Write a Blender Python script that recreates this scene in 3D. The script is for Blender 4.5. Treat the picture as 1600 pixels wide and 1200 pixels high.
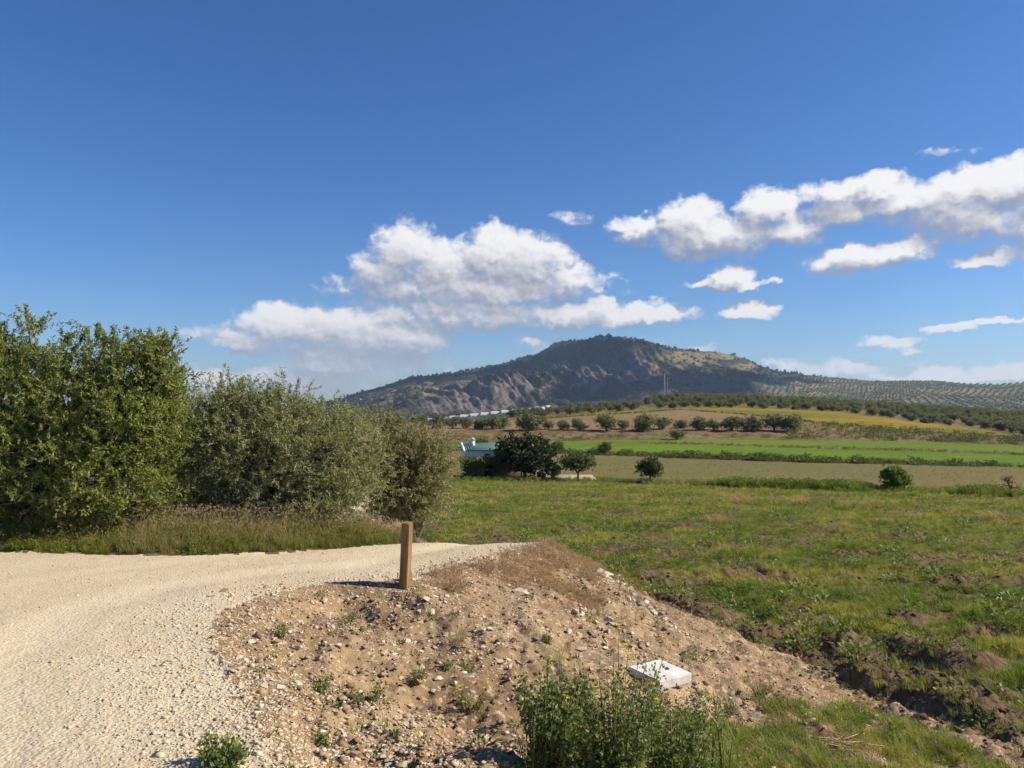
import bpy, math, random
import numpy as np
from mathutils import Vector, Matrix, Euler

for o in list(bpy.data.objects):
    bpy.data.objects.remove(o, do_unlink=True)
scene = bpy.context.scene
COL = scene.collection
rng = np.random.default_rng(11)
random.seed(5)
R = math.radians
F = 1202.0           # focal length in pixels of the 1600 px wide photograph
EYE = 1.6            # eye height above the track
HOR = 625.0          # pixel row of the level horizon

# ------------------------------------------------------------------ camera
cam_data = bpy.data.cameras.new('camera')
cam_data.sensor_width = 36.0
cam_data.lens = 36.0 * F / 1600.0
cam_data.clip_start = 0.05
cam_data.clip_end = 20000
cam = bpy.data.objects.new('camera', cam_data)
COL.objects.link(cam)
cam.location = (0, 0, EYE)
cam.rotation_euler = (R(90) + math.atan(25.0 / F), 0, 0)
scene.camera = cam

# ------------------------------------------------------------------ exposure
scene.view_settings.view_transform = 'Standard'
scene.view_settings.look = 'None'
scene.view_settings.exposure = 0.62
scene.view_settings.gamma = 1.0
scene.view_settings.use_curve_mapping = False
scene.cycles.max_bounces = 6
scene.cycles.diffuse_bounces = 3
scene.cycles.glossy_bounces = 2
scene.cycles.transmission_bounces = 3
scene.cycles.transparent_max_bounces = 6
scene.cycles.volume_bounces = 0
scene.cycles.use_denoising = True
scene.cycles.use_adaptive_sampling = True
scene.cycles.adaptive_threshold = 0.02
scene.cycles.adaptive_min_samples = 16

# ------------------------------------------------------------------ sun
SUN_EL, SUN_AZ = R(37), R(89)          # azimuth clockwise from +Y (view direction)
SUN_DIR = Vector((math.sin(SUN_AZ) * math.cos(SUN_EL), math.cos(SUN_AZ) * math.cos(SUN_EL), math.sin(SUN_EL)))
sun_data = bpy.data.lights.new('sun', 'SUN')
sun_data.energy = 4.9
sun_data.angle = R(0.5)
sun_data.color = (1.0, 0.89, 0.70)
sun = bpy.data.objects.new('sun', sun_data)
COL.objects.link(sun)
sun.rotation_euler = (-SUN_DIR).to_track_quat('-Z', 'Y').to_euler()

# ------------------------------------------------------------------ sky with clouds
world = bpy.data.worlds.new('World')
scene.world = world
world.use_nodes = True
wt = world.node_tree
wt.nodes.clear()


class NT:
    """Terse node-tree writer."""
    def __init__(self, tree):
        self.t = tree

    def n(self, typ, **kw):
        nd = self.t.nodes.new(typ)
        for k, v in kw.items():
            setattr(nd, k, v)
        return nd

    def link(self, a, b):
        self.t.links.new(a, b)

    def put(self, sock, v):
        if isinstance(v, bpy.types.NodeSocket):
            self.t.links.new(v, sock)
        elif v is not None:
            sock.default_value = v

    def math(self, op, a, b=None, c=None, clamp=False):
        nd = self.n('ShaderNodeMath', operation=op, use_clamp=clamp)
        self.put(nd.inputs[0], a)
        self.put(nd.inputs[1], b)
        self.put(nd.inputs[2], c)
        return nd.outputs[0]

    def vmath(self, op, a, b=None, c=None):
        nd = self.n('ShaderNodeVectorMath', operation=op)
        self.put(nd.inputs[0], a)
        self.put(nd.inputs[1], b)
        self.put(nd.inputs[2], c)
        return nd.outputs['Value'] if op in ('DOT_PRODUCT', 'LENGTH', 'DISTANCE') else nd.outputs[0]

    def noise(self, vec, scale, detail=4.0, rough=0.55, dist=0.0, color=False, dim='3D'):
        nd = self.n('ShaderNodeTexNoise', noise_dimensions=dim)
        self.put(nd.inputs['Vector'], vec)
        nd.inputs['Scale'].default_value = scale
        nd.inputs['Detail'].default_value = detail
        nd.inputs['Roughness'].default_value = rough
        nd.inputs['Distortion'].default_value = dist
        return nd.outputs['Color'] if color else nd.outputs['Fac']

    def voronoi(self, vec, scale, feature='F1', out='Distance', rand=1.0, dim='3D'):
        nd = self.n('ShaderNodeTexVoronoi', feature=feature, voronoi_dimensions=dim)
        self.put(nd.inputs['Vector'], vec)
        nd.inputs['Scale'].default_value = scale
        nd.inputs['Randomness'].default_value = rand
        return nd.outputs[out]

    def ramp(self, fac, a, b, lo=0.0, hi=1.0, smooth=True):
        nd = self.n('ShaderNodeMapRange', interpolation_type='SMOOTHSTEP' if smooth else 'LINEAR')
        self.put(nd.inputs[0], fac)
        nd.inputs[1].default_value = a
        nd.inputs[2].default_value = b
        nd.inputs[3].default_value = lo
        nd.inputs[4].default_value = hi
        return nd.outputs[0]

    def mix(self, fac, a, b, blend='MIX'):
        nd = self.n('ShaderNodeMix', data_type='RGBA', blend_type=blend)
        self.put(nd.inputs[0], fac)
        for s, v in ((nd.inputs[6], a), (nd.inputs[7], b)):
            if isinstance(v, (tuple, list)):
                v = tuple(v) + (1.0,) if len(v) == 3 else tuple(v)
            self.put(s, v)
        return nd.outputs[2]


W = NT(wt)
gen = W.n('ShaderNodeTexCoord').outputs['Generated']
sep = W.n('ShaderNodeSeparateXYZ')
W.link(gen, sep.inputs[0])
sx, sy, sz = sep.outputs
az = W.math('ARCTAN2', sx, sy)
el = W.math('ARCSINE', sz)
comb = W.n('ShaderNodeCombineXYZ')
W.link(az, comb.inputs[0])
W.link(el, comb.inputs[1])
P0 = comb.outputs[0]


def ang(u, v):
    t = (u - 800) / F
    return math.atan(t), math.atan((HOR - v) / F / math.sqrt(1 + t * t))


# cloud puffs: centre and half axes in photo pixels, weight
PUFFS = [
    # tall cumulus over the valley
    (636, 398, 46, 40, 1.0), (604, 424, 48, 30, .9), (700, 420, 66, 40, 1.0), (778, 404, 64, 42, 1.05), (838, 412, 50, 40, 1.0),
    (872, 436, 52, 26, .9), (740, 450, 170, 30, 1.0), (905, 448, 40, 15, .6), (556, 448, 34, 12, .5),
    # flat sheets below it
    (730, 486, 150, 28, .95), (900, 492, 120, 20, .95), (1005, 488, 62, 16, .9), (936, 473, 30, 10, .8),
    (560, 522, 118, 36, 1.1), (645, 528, 54, 30, 1.05), (450, 512, 76, 28, .95), (384, 532, 48, 19, .9), (612, 486, 32, 12, .9),
    (525, 562, 80, 24, 1.0), (600, 572, 90, 20, .75), (490, 590, 120, 20, .8), (310, 522, 60, 12, .4),
    (330, 594, 44, 18, .9), (474, 598, 34, 16, .9), (300, 615, 40, 10, .8), (560, 604, 70, 13, .6),
    (822, 531, 24, 11, .85), (866, 536, 52, 15, .6), (965, 540, 80, 12, .5),
    # long bank on the right
    (1005, 354, 46, 20, .85), (1078, 345, 46, 34, 1.0), (1120, 368, 92, 34, 1.1), (1203, 326, 48, 34, 1.05), (1240, 356, 52, 28, 1.0),
    (1318, 304, 62, 28, 1.0), (1372, 288, 42, 26, 1.05), (1430, 310, 96, 34, 1.0), (1500, 296, 84, 40, 1.0), (1580, 286, 74, 42, 1.1),
    (1550, 344, 96, 36, 1.0), (1440, 338, 90, 22, .7), (1510, 325, 120, 42, 1.0), (1325, 332, 70, 26, .95), (1680, 310, 120, 55, 1.0), (1620, 360, 80, 25, .9),
    (1362, 400, 84, 26, 1.05), (1312, 416, 40, 20, 1.0), (1412, 382, 44, 16, .9), (1556, 400, 58, 19, 1.0), (1640, 396, 60, 20, .9),
    (1144, 432, 34, 18, 1.0), (1142, 446, 64, 9, .9), (1168, 484, 36, 14, 1.0),
    (1394, 535, 46, 10, .9), (1486, 513, 26, 8, .9), (1560, 503, 50, 6, .75), (1425, 551, 20, 5, .6),
    (888, 341, 34, 12, .42), (1480, 233, 50, 12, .3),
    (1500, 586, 150, 14, .85), (1620, 580, 110, 16, .9), (1330, 577, 100, 13, .6), (1228, 568, 30, 9, .7), (1090, 545, 30, 8, .6),
]


def puff_field(P, puffs):
    acc = None
    for (u, v, ru, rv, w) in puffs:
        a, e = ang(u, v)
        a1, e1 = ang(u + ru * 1.24, v - rv * 1.27)
        sa, se = 1.0 / max(1e-4, abs(a1 - a)), 1.0 / max(1e-4, abs(e1 - e))
        q = W.vmath('MULTIPLY_ADD', P, (sa, se, 0), (-a * sa, -e * se, 0))
        d = W.vmath('DOT_PRODUCT', q, q)
        f = W.math('MULTIPLY_ADD', d, -0.62 * w, w)
        acc = f if acc is None else W.math('SMOOTH_MAX', acc, f, 0.16)
    return acc


sky = W.n('ShaderNodeTexSky', sky_type='NISHITA')
sky.sun_disc = False
sky.sun_elevation = SUN_EL
sky.sun_rotation = SUN_AZ
sky.altitude = 700
sky.air_density = 1.0
sky.dust_density = 0.5
sky.ozone_density = 2.4
hs = W.n('ShaderNodeHueSaturation')
W.link(sky.outputs[0], hs.inputs['Color'])
hs.inputs['Saturation'].default_value = 1.22
hs.inputs['Value'].default_value = 1.0
skyc = W.mix(1.0, hs.outputs[0], (0.74, 0.92, 1.20), 'MULTIPLY')


def background(col):
    b = W.n('ShaderNodeBackground')
    W.link(col, b.inputs[0])
    b.inputs[1].default_value = 0.066
    return b.outputs[0]


def cloudy(puffs):
    """Background of one stretch of sky: blue plus its own clouds, lit from the sun's side."""
    mp = W.n('ShaderNodeMapping')
    W.link(P0, mp.inputs[0])
    mp.inputs['Scale'].default_value = (1.0, 1.25, 1.0)
    NP = mp.outputs[0]
    def billow(P):
        a = W.noise(P, 30.0, 8.0, 0.58, dim='2D')
        b1 = W.voronoi(P, 62.0, dim='2D', feature='SMOOTH_F1')
        b2 = W.voronoi(P, 140.0, dim='2D', feature='SMOOTH_F1')
        b = W.math('MULTIPLY_ADD', b1, -0.34, W.math('MULTIPLY_ADD', b2, -0.16, 0.25))
        return W.math('ADD', a, b)
    wn = W.vmath('MULTIPLY_ADD', W.noise(NP, 80.0, 3.0, 0.6, color=True, dim='2D'), (0.012, 0.012, 0), NP)
    det = billow(wn)
    det_s = billow(W.vmath('ADD', wn, (0.004, 0.007, 0)))
    if puffs:
        w1 = W.noise(NP, 17.0, 2.0, 0.5, color=True, dim='2D')
        w2 = W.noise(NP, 52.0, 5.0, 0.60, color=True, dim='2D')
        warp = W.vmath('ADD', W.vmath('MULTIPLY_ADD', w1, (0.030, 0.022, 0), (-0.015, -0.011, 0)),
                       W.vmath('MULTIPLY_ADD', w2, (0.020, 0.017, 0), (-0.010, -0.0085, 0)))
        PW = W.vmath('ADD', P0, warp)
        field = puff_field(PW, puffs)
        field_s = puff_field(W.vmath('ADD', PW, (0.009, 0.021, 0)), puffs)
    else:        # the same broken cumulus goes on all round, outside the view
        ring = W.noise(NP, 5.0, 4.0, 0.5)
        ring_s = W.noise(W.vmath('ADD', NP, (0.009, 0.021, 0)), 5.0, 4.0, 0.5)
        env = W.math('MULTIPLY', W.ramp(W.math('ABSOLUTE', az), 0.66, 0.86), W.math('MULTIPLY', W.ramp(el, 0.02, 0.08), W.ramp(el, 0.46, 0.26)))
        field = W.math('MULTIPLY_ADD', W.math('MULTIPLY', W.ramp(ring, 0.54, 0.70), env), 1.5, -0.5)
        field_s = W.math('MULTIPLY_ADD', W.math('MULTIPLY', W.ramp(ring_s, 0.54, 0.70), env), 1.5, -0.5)
    dens = W.math('MULTIPLY_ADD', W.math('SUBTRACT', det, 0.5), 0.95, field)
    lit = W.math('MULTIPLY_ADD', W.math('SUBTRACT', field, field_s), 0.95, 0.50)
    lit = W.math('MULTIPLY_ADD', W.math('SUBTRACT', det, det_s), 0.5, lit)
    lit = W.ramp(lit, 0.16, 1.06)
    hard = W.n('ShaderNodeMapRange', interpolation_type='SMOOTHSTEP')
    W.link(dens, hard.inputs[0])
    hard.inputs[1].default_value = 0.20
    W.link(W.ramp(lit, 0.3, 0.9, 1.10, 0.78), hard.inputs[2])
    alpha = W.math('MULTIPLY', W.math('MULTIPLY', hard.outputs[0], 0.97), W.ramp(el, -0.005, 0.004))
    ccol = W.mix(lit, (3.3, 3.45, 4.05), (9.7, 9.55, 9.4))
    ccol = W.mix(W.math('MULTIPLY', W.ramp(el, 0.15, 0.02), 0.35), ccol, (4.8, 5.2, 6.3))
    return background(W.mix(alpha, skyc, ccol))


def pick(cond, a, b):
    m_ = W.n('ShaderNodeMixShader')
    W.put(m_.inputs[0], cond)
    W.link(b, m_.inputs[1])
    W.link(a, m_.inputs[2])
    return m_.outputs[0]


SPLITS = [450, 700, 930, 1250, 1460]            # stretches of sky, so that each ray weighs only the clouds near it
edges = [-200] + SPLITS + [1900]
sectors = []
for k in range(len(edges) - 1):
    lo, hi = edges[k], edges[k + 1]
    sectors.append(cloudy([p for p in PUFFS if p[0] + 1.5 * p[2] + 22 > lo and p[0] - 1.5 * p[2] - 22 < hi]))
front = sectors[0]
for k, u in enumerate(SPLITS):
    front = pick(W.math('GREATER_THAN', az, ang(u, HOR)[0]), sectors[k + 1], front)
around = cloudy([])
shell = pick(W.math('LESS_THAN', W.math('ABSOLUTE', az), 0.66), front, around)
clear = background(skyc)
has_cloud = W.math('MULTIPLY', W.math('GREATER_THAN', el, -0.006), W.math('LESS_THAN', el, 0.47))
wo = W.n('ShaderNodeOutputWorld')
W.link(pick(has_cloud, shell, clear), wo.inputs[0])


# ================================================================== helpers
def hash_grad(ix, iy, seed):
    h = (ix.astype(np.int64) * 374761393 + iy.astype(np.int64) * 668265263 + seed * 974634777) & 0xffffffff
    h = ((h ^ (h >> 13)) * 1274126177) & 0xffffffff
    h = h ^ (h >> 16)
    a = (h & 0xffff) / 65536.0 * 2 * np.pi
    return np.cos(a), np.sin(a)


def perlin(x, y, seed=0):
    ix, iy = np.floor(x), np.floor(y)
    fx, fy = x - ix, y - iy
    sx_ = fx * fx * fx * (fx * (fx * 6 - 15) + 10)
    sy_ = fy * fy * fy * (fy * (fy * 6 - 15) + 10)
    out = 0
    vals = []
    for dx in (0, 1):
        for dy in (0, 1):
            gx, gy = hash_grad(ix + dx, iy + dy, seed)
            vals.append(gx * (fx - dx) + gy * (fy - dy))
    a = vals[0] + (vals[2] - vals[0]) * sx_
    b = vals[1] + (vals[3] - vals[1]) * sx_
    return (a + (b - a) * sy_) * 1.5


def fbm(x, y, octaves=4, seed=0, gain=0.5):
    x = np.asarray(x, float)
    y = np.asarray(y, float)
    s, a = 0.0, 1.0
    for i in range(octaves):
        s = s + a * perlin(x, y, seed + i)
        x, y, a = x * 2.03 + 13.1, y * 2.03 - 7.7, a * gain
    return s


def ridged(x, y, octaves=4, seed=0, gain=0.55):
    s, a = 0.0, 1.0
    x = np.asarray(x, float)
    y = np.asarray(y, float)
    for i in range(octaves):
        s = s + a * (1 - 2 * np.abs(perlin(x, y, seed + i)))
        x, y, a = x * 2.1 + 3.7, y * 2.1 + 9.2, a * gain
    return s


def sstep(a, b, x):
    t = np.clip((np.asarray(x, float) - a) / (b - a), 0, 1)
    return t * t * (3 - 2 * t)


def np_mesh(name, verts, faces, attrs=None, smooth=True):
    """Mesh from arrays; faces (n,3) or (n,4) or a list of such arrays."""
    me = bpy.data.meshes.new(name)
    verts = np.asarray(verts, np.float32)
    fl = faces if isinstance(faces, list) else [faces]
    fl = [np.asarray(f, np.int32) for f in fl if len(f)]
    loops = np.concatenate([f.ravel() for f in fl])
    sizes = np.concatenate([np.full(len(f), f.shape[1], np.int32) for f in fl])
    starts = np.concatenate([[0], np.cumsum(sizes)[:-1]]).astype(np.int32)
    me.vertices.add(len(verts))
    me.vertices.foreach_set('co', verts.ravel())
    me.loops.add(len(loops))
    me.loops.foreach_set('vertex_index', loops)
    me.polygons.add(len(sizes))
    me.polygons.foreach_set('loop_start', starts)
    me.polygons.foreach_set('loop_total', sizes)
    if smooth:
        me.polygons.foreach_set('use_smooth', np.ones(len(sizes), bool))
    for k, a in (attrs or {}).items():
        at_ = me.attributes.new(k, 'FLOAT', 'POINT')
        at_.data.foreach_set('value', np.asarray(a, np.float32))
    me.update(calc_edges=True)
    me.validate()
    return me


def link(name, me, mat=None, parent=None, loc=None, kind=None):
    o = bpy.data.objects.new(name, me)
    COL.objects.link(o)
    if mat is not None and me is not None and not me.materials:
        me.materials.append(mat)
    if parent is not None:
        o.parent = parent
    if loc is not None:
        o.location = loc
    if kind:
        o['kind'] = kind
    return o


def tag(o, label, cat, group=None):
    o['label'] = label
    o['category'] = cat
    if group:
        o['group'] = group
    return o


def empty(name, loc, label, cat, group=None, rz=0.0):
    o = bpy.data.objects.new(name, None)
    COL.objects.link(o)
    o.location = loc
    o.rotation_euler = (0, 0, rz)
    o.empty_display_size = 0.2
    return tag(o, label, cat, group)


class Geo:
    """Collects triangles and quads of one mesh."""
    def __init__(self):
        self.v, self.q, self.t, self.n, self.a = [], [], [], 0, []

    def add(self, v, q=None, t=None, tint=0.5):
        v = np.asarray(v, float).reshape(-1, 3)
        self.v.append(v)
        if q is not None and len(q):
            self.q.append(np.asarray(q, int).reshape(-1, 4) + self.n)
        if t is not None and len(t):
            self.t.append(np.asarray(t, int).reshape(-1, 3) + self.n)
        self.a.append(np.full(len(v), tint) if np.isscalar(tint) else np.asarray(tint))
        self.n += len(v)

    def mesh(self, name, smooth=True):
        fs = []
        if self.q:
            fs.append(np.concatenate(self.q))
        if self.t:
            fs.append(np.concatenate(self.t))
        return np_mesh(name, np.concatenate(self.v), fs, {'tint': np.concatenate(self.a)}, smooth)

    def tube(self, pts, rad, sides=6, tint=0.5):
        pts = np.asarray(pts, float)
        rad = np.broadcast_to(np.asarray(rad, float), (len(pts),))
        vs = []
        for i, p in enumerate(pts):
            d = pts[min(i + 1, len(pts) - 1)] - pts[max(i - 1, 0)]
            d = d / (np.linalg.norm(d) + 1e-9)
            a = np.cross(d, (0.31, 0.77, 0.1) if abs(d[2]) > 0.9 else (0, 0, 1))
            a /= np.linalg.norm(a) + 1e-9
            b = np.cross(d, a)
            th = np.arange(sides) * 2 * np.pi / sides
            vs.append(p + rad[i] * (np.cos(th)[:, None] * a + np.sin(th)[:, None] * b))
        q = []
        for i in range(len(pts) - 1):
            for k in range(sides):
                k2 = (k + 1) % sides
                q.append((i * sides + k, i * sides + k2, (i + 1) * sides + k2, (i + 1) * sides + k))
        vs = np.concatenate(vs)
        n0 = len(vs)
        vs = np.concatenate([vs, pts[-1:]])
        t = [((len(pts) - 1) * sides + k, (len(pts) - 1) * sides + (k + 1) % sides, n0) for k in range(sides)]
        self.add(vs, q, t, tint)

    def box(self, lo, hi, tint=0.5):
        x0, y0, z0 = lo
        x1, y1, z1 = hi
        v = [(x0, y0, z0), (x1, y0, z0), (x1, y1, z0), (x0, y1, z0), (x0, y0, z1), (x1, y0, z1), (x1, y1, z1), (x0, y1, z1)]
        q = [(0, 3, 2, 1), (4, 5, 6, 7), (0, 1, 5, 4), (1, 2, 6, 5), (2, 3, 7, 6), (3, 0, 4, 7)]
        self.add(v, q, None, tint)

    def leaves(self, p, d, length, width, tint, fold=0.0, r=None):
        """Rhombic leaves: base p, axis d (unit), random roll."""
        r = r or rng
        n = len(p)
        ref = r.normal(size=(n, 3))
        s = np.cross(d, ref)
        s /= np.linalg.norm(s, axis=1, keepdims=True) + 1e-9
        nn = np.cross(s, d)
        L = np.broadcast_to(length, (n,))[:, None]
        Wd = np.broadcast_to(width, (n,))[:, None]
        droop = nn * L * fold
        v = np.stack([p, p + d * L * 0.5 + s * Wd * 0.5 + droop, p + d * L, p + d * L * 0.5 - s * Wd * 0.5 + droop], 1).reshape(-1, 3)
        q = np.arange(4 * n).reshape(n, 4)
        self.add(v, q, None, np.repeat(np.broadcast_to(tint, (n,)), 4))


def unit(v):
    return v / (np.linalg.norm(v, axis=-1, keepdims=True) + 1e-9)


# ================================================================== materials
def new_mat(name):
    m = bpy.data.materials.new(name)
    m.use_nodes = True
    m.node_tree.nodes.clear()
    T = NT(m.node_tree)
    out = T.n('ShaderNodeOutputMaterial')
    return m, T, out


def principled(T, out, col, rough=0.9, spec=0.25, bump=None, bump_d=0.02, bump_s=0.6):
    p = T.n('ShaderNodeBsdfPrincipled')
    if isinstance(col, (tuple, list)):
        col = tuple(col) + (1.0,)
    T.put(p.inputs['Base Color'], col)
    T.put(p.inputs['Roughness'], rough)
    p.inputs['Specular IOR Level'].default_value = spec
    if bump is not None:
        b = T.n('ShaderNodeBump')
        b.inputs['Strength'].default_value = bump_s
        b.inputs['Distance'].default_value = bump_d
        T.put(b.inputs['Height'], bump)
        T.link(b.outputs[0], p.inputs['Normal'])
    T.link(p.outputs[0], out.inputs[0])
    return p


def coords(T):
    return T.n('ShaderNodeTexCoord').outputs['Object']


def attr(T, name, typ='GEOMETRY'):
    a = T.n('ShaderNodeAttribute', attribute_type=typ)
    a.attribute_name = name
    return a.outputs['Fac']


def leaf_mat(name, dark, light, back=None, trans=0.3, inst=False, rough=0.55, third=None, spec=0.3):
    m, T, out = new_mat(name)
    t = attr(T, 'tint')
    col = T.mix(T.ramp(t, 0.0, 1.0, smooth=False), dark, light)
    if third is not None:
        it = attr(T, 'tint', 'INSTANCER') if inst else t
        col = T.mix(T.ramp(it, 0.55, 1.0), col, third)
    if back is not None:
        g = T.n('ShaderNodeNewGeometry')
        col = T.mix(T.math('MULTIPLY', g.outputs['Backfacing'], 0.75), col, back)
    p = T.n('ShaderNodeBsdfPrincipled')
    T.put(p.inputs['Base Color'], col)
    p.inputs['Roughness'].default_value = rough
    p.inputs['Specular IOR Level'].default_value = spec
    tr = T.n('ShaderNodeBsdfTranslucent')
    T.put(tr.inputs[0], T.mix(1.0, col, (1.25, 1.25, 0.7), 'MULTIPLY'))
    mx = T.n('ShaderNodeMixShader')
    mx.inputs[0].default_value = trans
    T.link(p.outputs[0], mx.inputs[1])
    T.link(tr.outputs[0], mx.inputs[2])
    T.link(mx.outputs[0], out.inputs[0])
    return m


def plain_mat(name, a, b, scale=6.0, rough=0.85, spec=0.25, bump=0.01, detail=5.0):
    m, T, out = new_mat(name)
    c = coords(T)
    n = T.noise(c, scale, detail, 0.6)
    principled(T, out, T.mix(T.ramp(n, 0.3, 0.7), a, b), rough, spec, n if bump else None, bump)
    return m


M = {}
# pale crushed limestone of the track
m, T, out = new_mat('track_gravel'); M['track'] = m
c = coords(T)
n1 = T.noise(c, 0.55, 4, 0.6)
n2 = T.noise(c, 9.0, 5, 0.65)
v1 = T.voronoi(c, 42.0, out='Color')
vd = T.voronoi(c, 42.0)
v2 = T.voronoi(c, 95.0, out='Color')
s1 = T.n('ShaderNodeSeparateColor'); T.link(v1, s1.inputs[0])
s2 = T.n('ShaderNodeSeparateColor'); T.link(v2, s2.inputs[0])
col = T.mix(T.ramp(n1, 0.35, 0.65), (0.49, 0.40, 0.265), (0.55, 0.465, 0.325))
col = T.mix(T.math('MULTIPLY', T.ramp(s1.outputs[0], 0.55, 1.0), 0.45), col, (0.62, 0.545, 0.41))
col = T.mix(T.math('MULTIPLY', T.ramp(s2.outputs[1], 0.72, 1.0), 0.40), col, (0.33, 0.255, 0.155))
col = T.mix(T.math('MULTIPLY', T.ramp(n2, 0.5, 0.8), 0.35), col, (0.42, 0.33, 0.205))
rut = T.math('ADD', attr(T, 'rut'), T.math('MULTIPLY', T.math('SUBTRACT', n2, 0.5), 0.8))
col = T.mix(T.math('MULTIPLY', T.ramp(rut, 0.35, 0.8), 0.55), col, (0.57, 0.485, 0.345))
hgt = T.math('ADD', T.math('MULTIPLY', T.math('SUBTRACT', 1.0, vd), 0.6), T.math('MULTIPLY', n2, 0.6))
principled(T, out, col, 0.95, 0.15, hgt, 0.016, 0.75)

# stony brown soil
def soil_mat(name, a, b, c3, bump=0.03, sc=1.0, white=0.25):
    m, T, out = new_mat(name)
    c = coords(T)
    n1 = T.noise(c, 0.9 * sc, 5, 0.6)
    n2 = T.noise(c, 7.0 * sc, 6, 0.68)
    n3 = T.noise(c, 38.0 * sc, 4, 0.65)
    v = T.voronoi(c, 34.0 * sc, out='Color')
    s = T.n('ShaderNodeSeparateColor'); T.link(v, s.inputs[0])
    col = T.mix(T.ramp(n1, 0.35, 0.65), a, b)
    col = T.mix(T.ramp(n2, 0.45, 0.75), col, c3)
    col = T.mix(T.math('MULTIPLY', T.ramp(s.outputs[0], 0.80, 0.98), white), col, (0.50, 0.41, 0.28))
    h = T.math('MULTIPLY_ADD', n3, 0.45, n2)
    principled(T, out, col, 0.97, 0.1, h, bump, 0.8)
    return m

M['soil'] = soil_mat('bank_soil', (0.222, 0.148, 0.086), (0.320, 0.232, 0.142), (0.146, 0.095, 0.055), white=0.75)
M['dark_soil'] = soil_mat('clod_soil', (0.115, 0.078, 0.046), (0.16, 0.112, 0.068), (0.085, 0.057, 0.034), 0.05, white=0.05)
M['verge'] = soil_mat('verge_soil', (0.16, 0.12, 0.06), (0.12, 0.115, 0.05), (0.09, 0.09, 0.035), white=0.1)


def field_mat(name, cols, s_big, s_small, stretch=(1, 1, 1), bump=0.05, attr_soil=False):
    """Patchy ground cover: three colours, two noise sizes; optional mesh attribute that uncovers soil."""
    m, T, out = new_mat(name)
    mp = T.n('ShaderNodeMapping')
    T.link(coords(T), mp.inputs[0])
    mp.inputs['Scale'].default_value = stretch
    c = mp.outputs[0]
    n1 = T.noise(c, s_big, 5, 0.6)
    n2 = T.noise(c, s_small, 6, 0.68)
    n3 = T.noise(c, s_small * 5.3, 3, 0.6)
    col = T.mix(T.ramp(n1, 0.38, 0.62), cols[0], cols[1])
    col = T.mix(T.ramp(n2, 0.48, 0.70), col, cols[2])
    if len(cols) > 3:
        col = T.mix(T.ramp(n3, 0.60, 0.78), col, cols[3])
    if attr_soil:
        a = attr(T, 'soil')
        a = T.math('ADD', a, T.math('MULTIPLY', T.math('SUBTRACT', n2, 0.5), 0.7))
        soil = T.mix(T.ramp(n3, 0.35, 0.7), (0.15, 0.105, 0.062), (0.085, 0.058, 0.034))
        col = T.mix(T.ramp(a, 0.42, 0.62), col, soil)
    h = T.math('MULTIPLY_ADD', n3, 0.5, n2)
    principled(T, out, col, 0.95, 0.08, h, bump, 0.9)
    return m

M['meadow'] = field_mat('meadow_ground', [(0.100, 0.120, 0.026), (0.150, 0.145, 0.040), (0.175, 0.135, 0.065), (0.060, 0.080, 0.018)], 0.22, 1.6, (1, 0.7, 1), 0.08, True)
M['fallow'] = field_mat('fallow_ground', [(0.160, 0.122, 0.055), (0.120, 0.125, 0.038), (0.185, 0.140, 0.068), (0.25, 0.19, 0.105)], 0.06, 1.1, (0.45, 1.5, 1), 0.06)
M['crop'] = field_mat('crop_ground', [(0.092, 0.165, 0.012), (0.130, 0.205, 0.018), (0.075, 0.130, 0.014), (0.150, 0.200, 0.032)], 0.05, 0.8, (0.45, 1.2, 1), 0.2)
M['terrace'] = field_mat('terrace_bank_ground', [(0.185, 0.130, 0.070), (0.115, 0.095, 0.042), (0.24, 0.17, 0.095), (0.07, 0.065, 0.03)], 0.12, 0.7, (0.6, 1, 1), 0.25)
M['plough'] = field_mat('ploughed_ground', [(0.225, 0.150, 0.080), (0.20, 0.135, 0.070), (0.185, 0.125, 0.062)], 0.03, 0.6, (0.5, 1, 1), 0.08)
M['yellow'] = field_mat('flower_ground', [(0.27, 0.185, 0.014), (0.125, 0.125, 0.026), (0.16, 0.14, 0.030), (0.10, 0.11, 0.022)], 0.022, 0.22, (0.6, 1.0, 1), 0.15)
M['scrub'] = field_mat('scrub_ground', [(0.085, 0.095, 0.028), (0.115, 0.105, 0.038), (0.17, 0.125, 0.065), (0.05, 0.06, 0.018)], 0.08, 0.5, (0.7, 1, 1), 0.3)
M['grove'] = field_mat('grove_ground', [(0.165, 0.125, 0.062), (0.125, 0.115, 0.042), (0.20, 0.145, 0.08)], 0.05, 0.5, (1, 1, 1), 0.1)

# ================================================================== the lie of the land
def px(u, v, y):
    """World point seen at photo pixel (u, v) if it stands y metres ahead."""
    return np.array(((u - 800) / F * y, y, EYE - (v - HOR) / F * y))


CREST = np.array([(-0.5, -60), (-0.7, 0), (-0.85, 2.5), (-1.0, 3.34), (-1.35, 4.05), (-2.1, 5.4), (-2.5, 6.6), (-2.35, 7.4), (-1.95, 8.05),
                  (-1.1, 8.35), (-.63, 9.5), (.19, 11.24), (.55, 12.2), (.6, 14), (-.2, 16.2), (-2.2, 19), (-4.4, 25), (-7.2, 40), (-7.9, 58), (-6.2, 77)])
VEDGE = np.array([(-60, 13.5), (-12, 11.2), (-7.1, 10.7), (-4.3, 10.3), (-3.1, 10.7), (-1.94, 11.7), (-1.5, 12.5), (-1.9, 14.2), (-3.6, 17),
                  (-6.5, 25), (-9.0, 40), (-10.4, 58), (-9.4, 77)])
TOE = np.array([(8, -60), (6.3, 0), (5.5, 4), (4.7, 7), (3.67, 11.3), (2.55, 15.3), (1.2, 19.5), (-2.6, 25), (-6.6, 40), (-7.7, 58)])
P_TRACK = np.concatenate([[(-60, -60)], CREST, VEDGE[::-1]])
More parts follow.
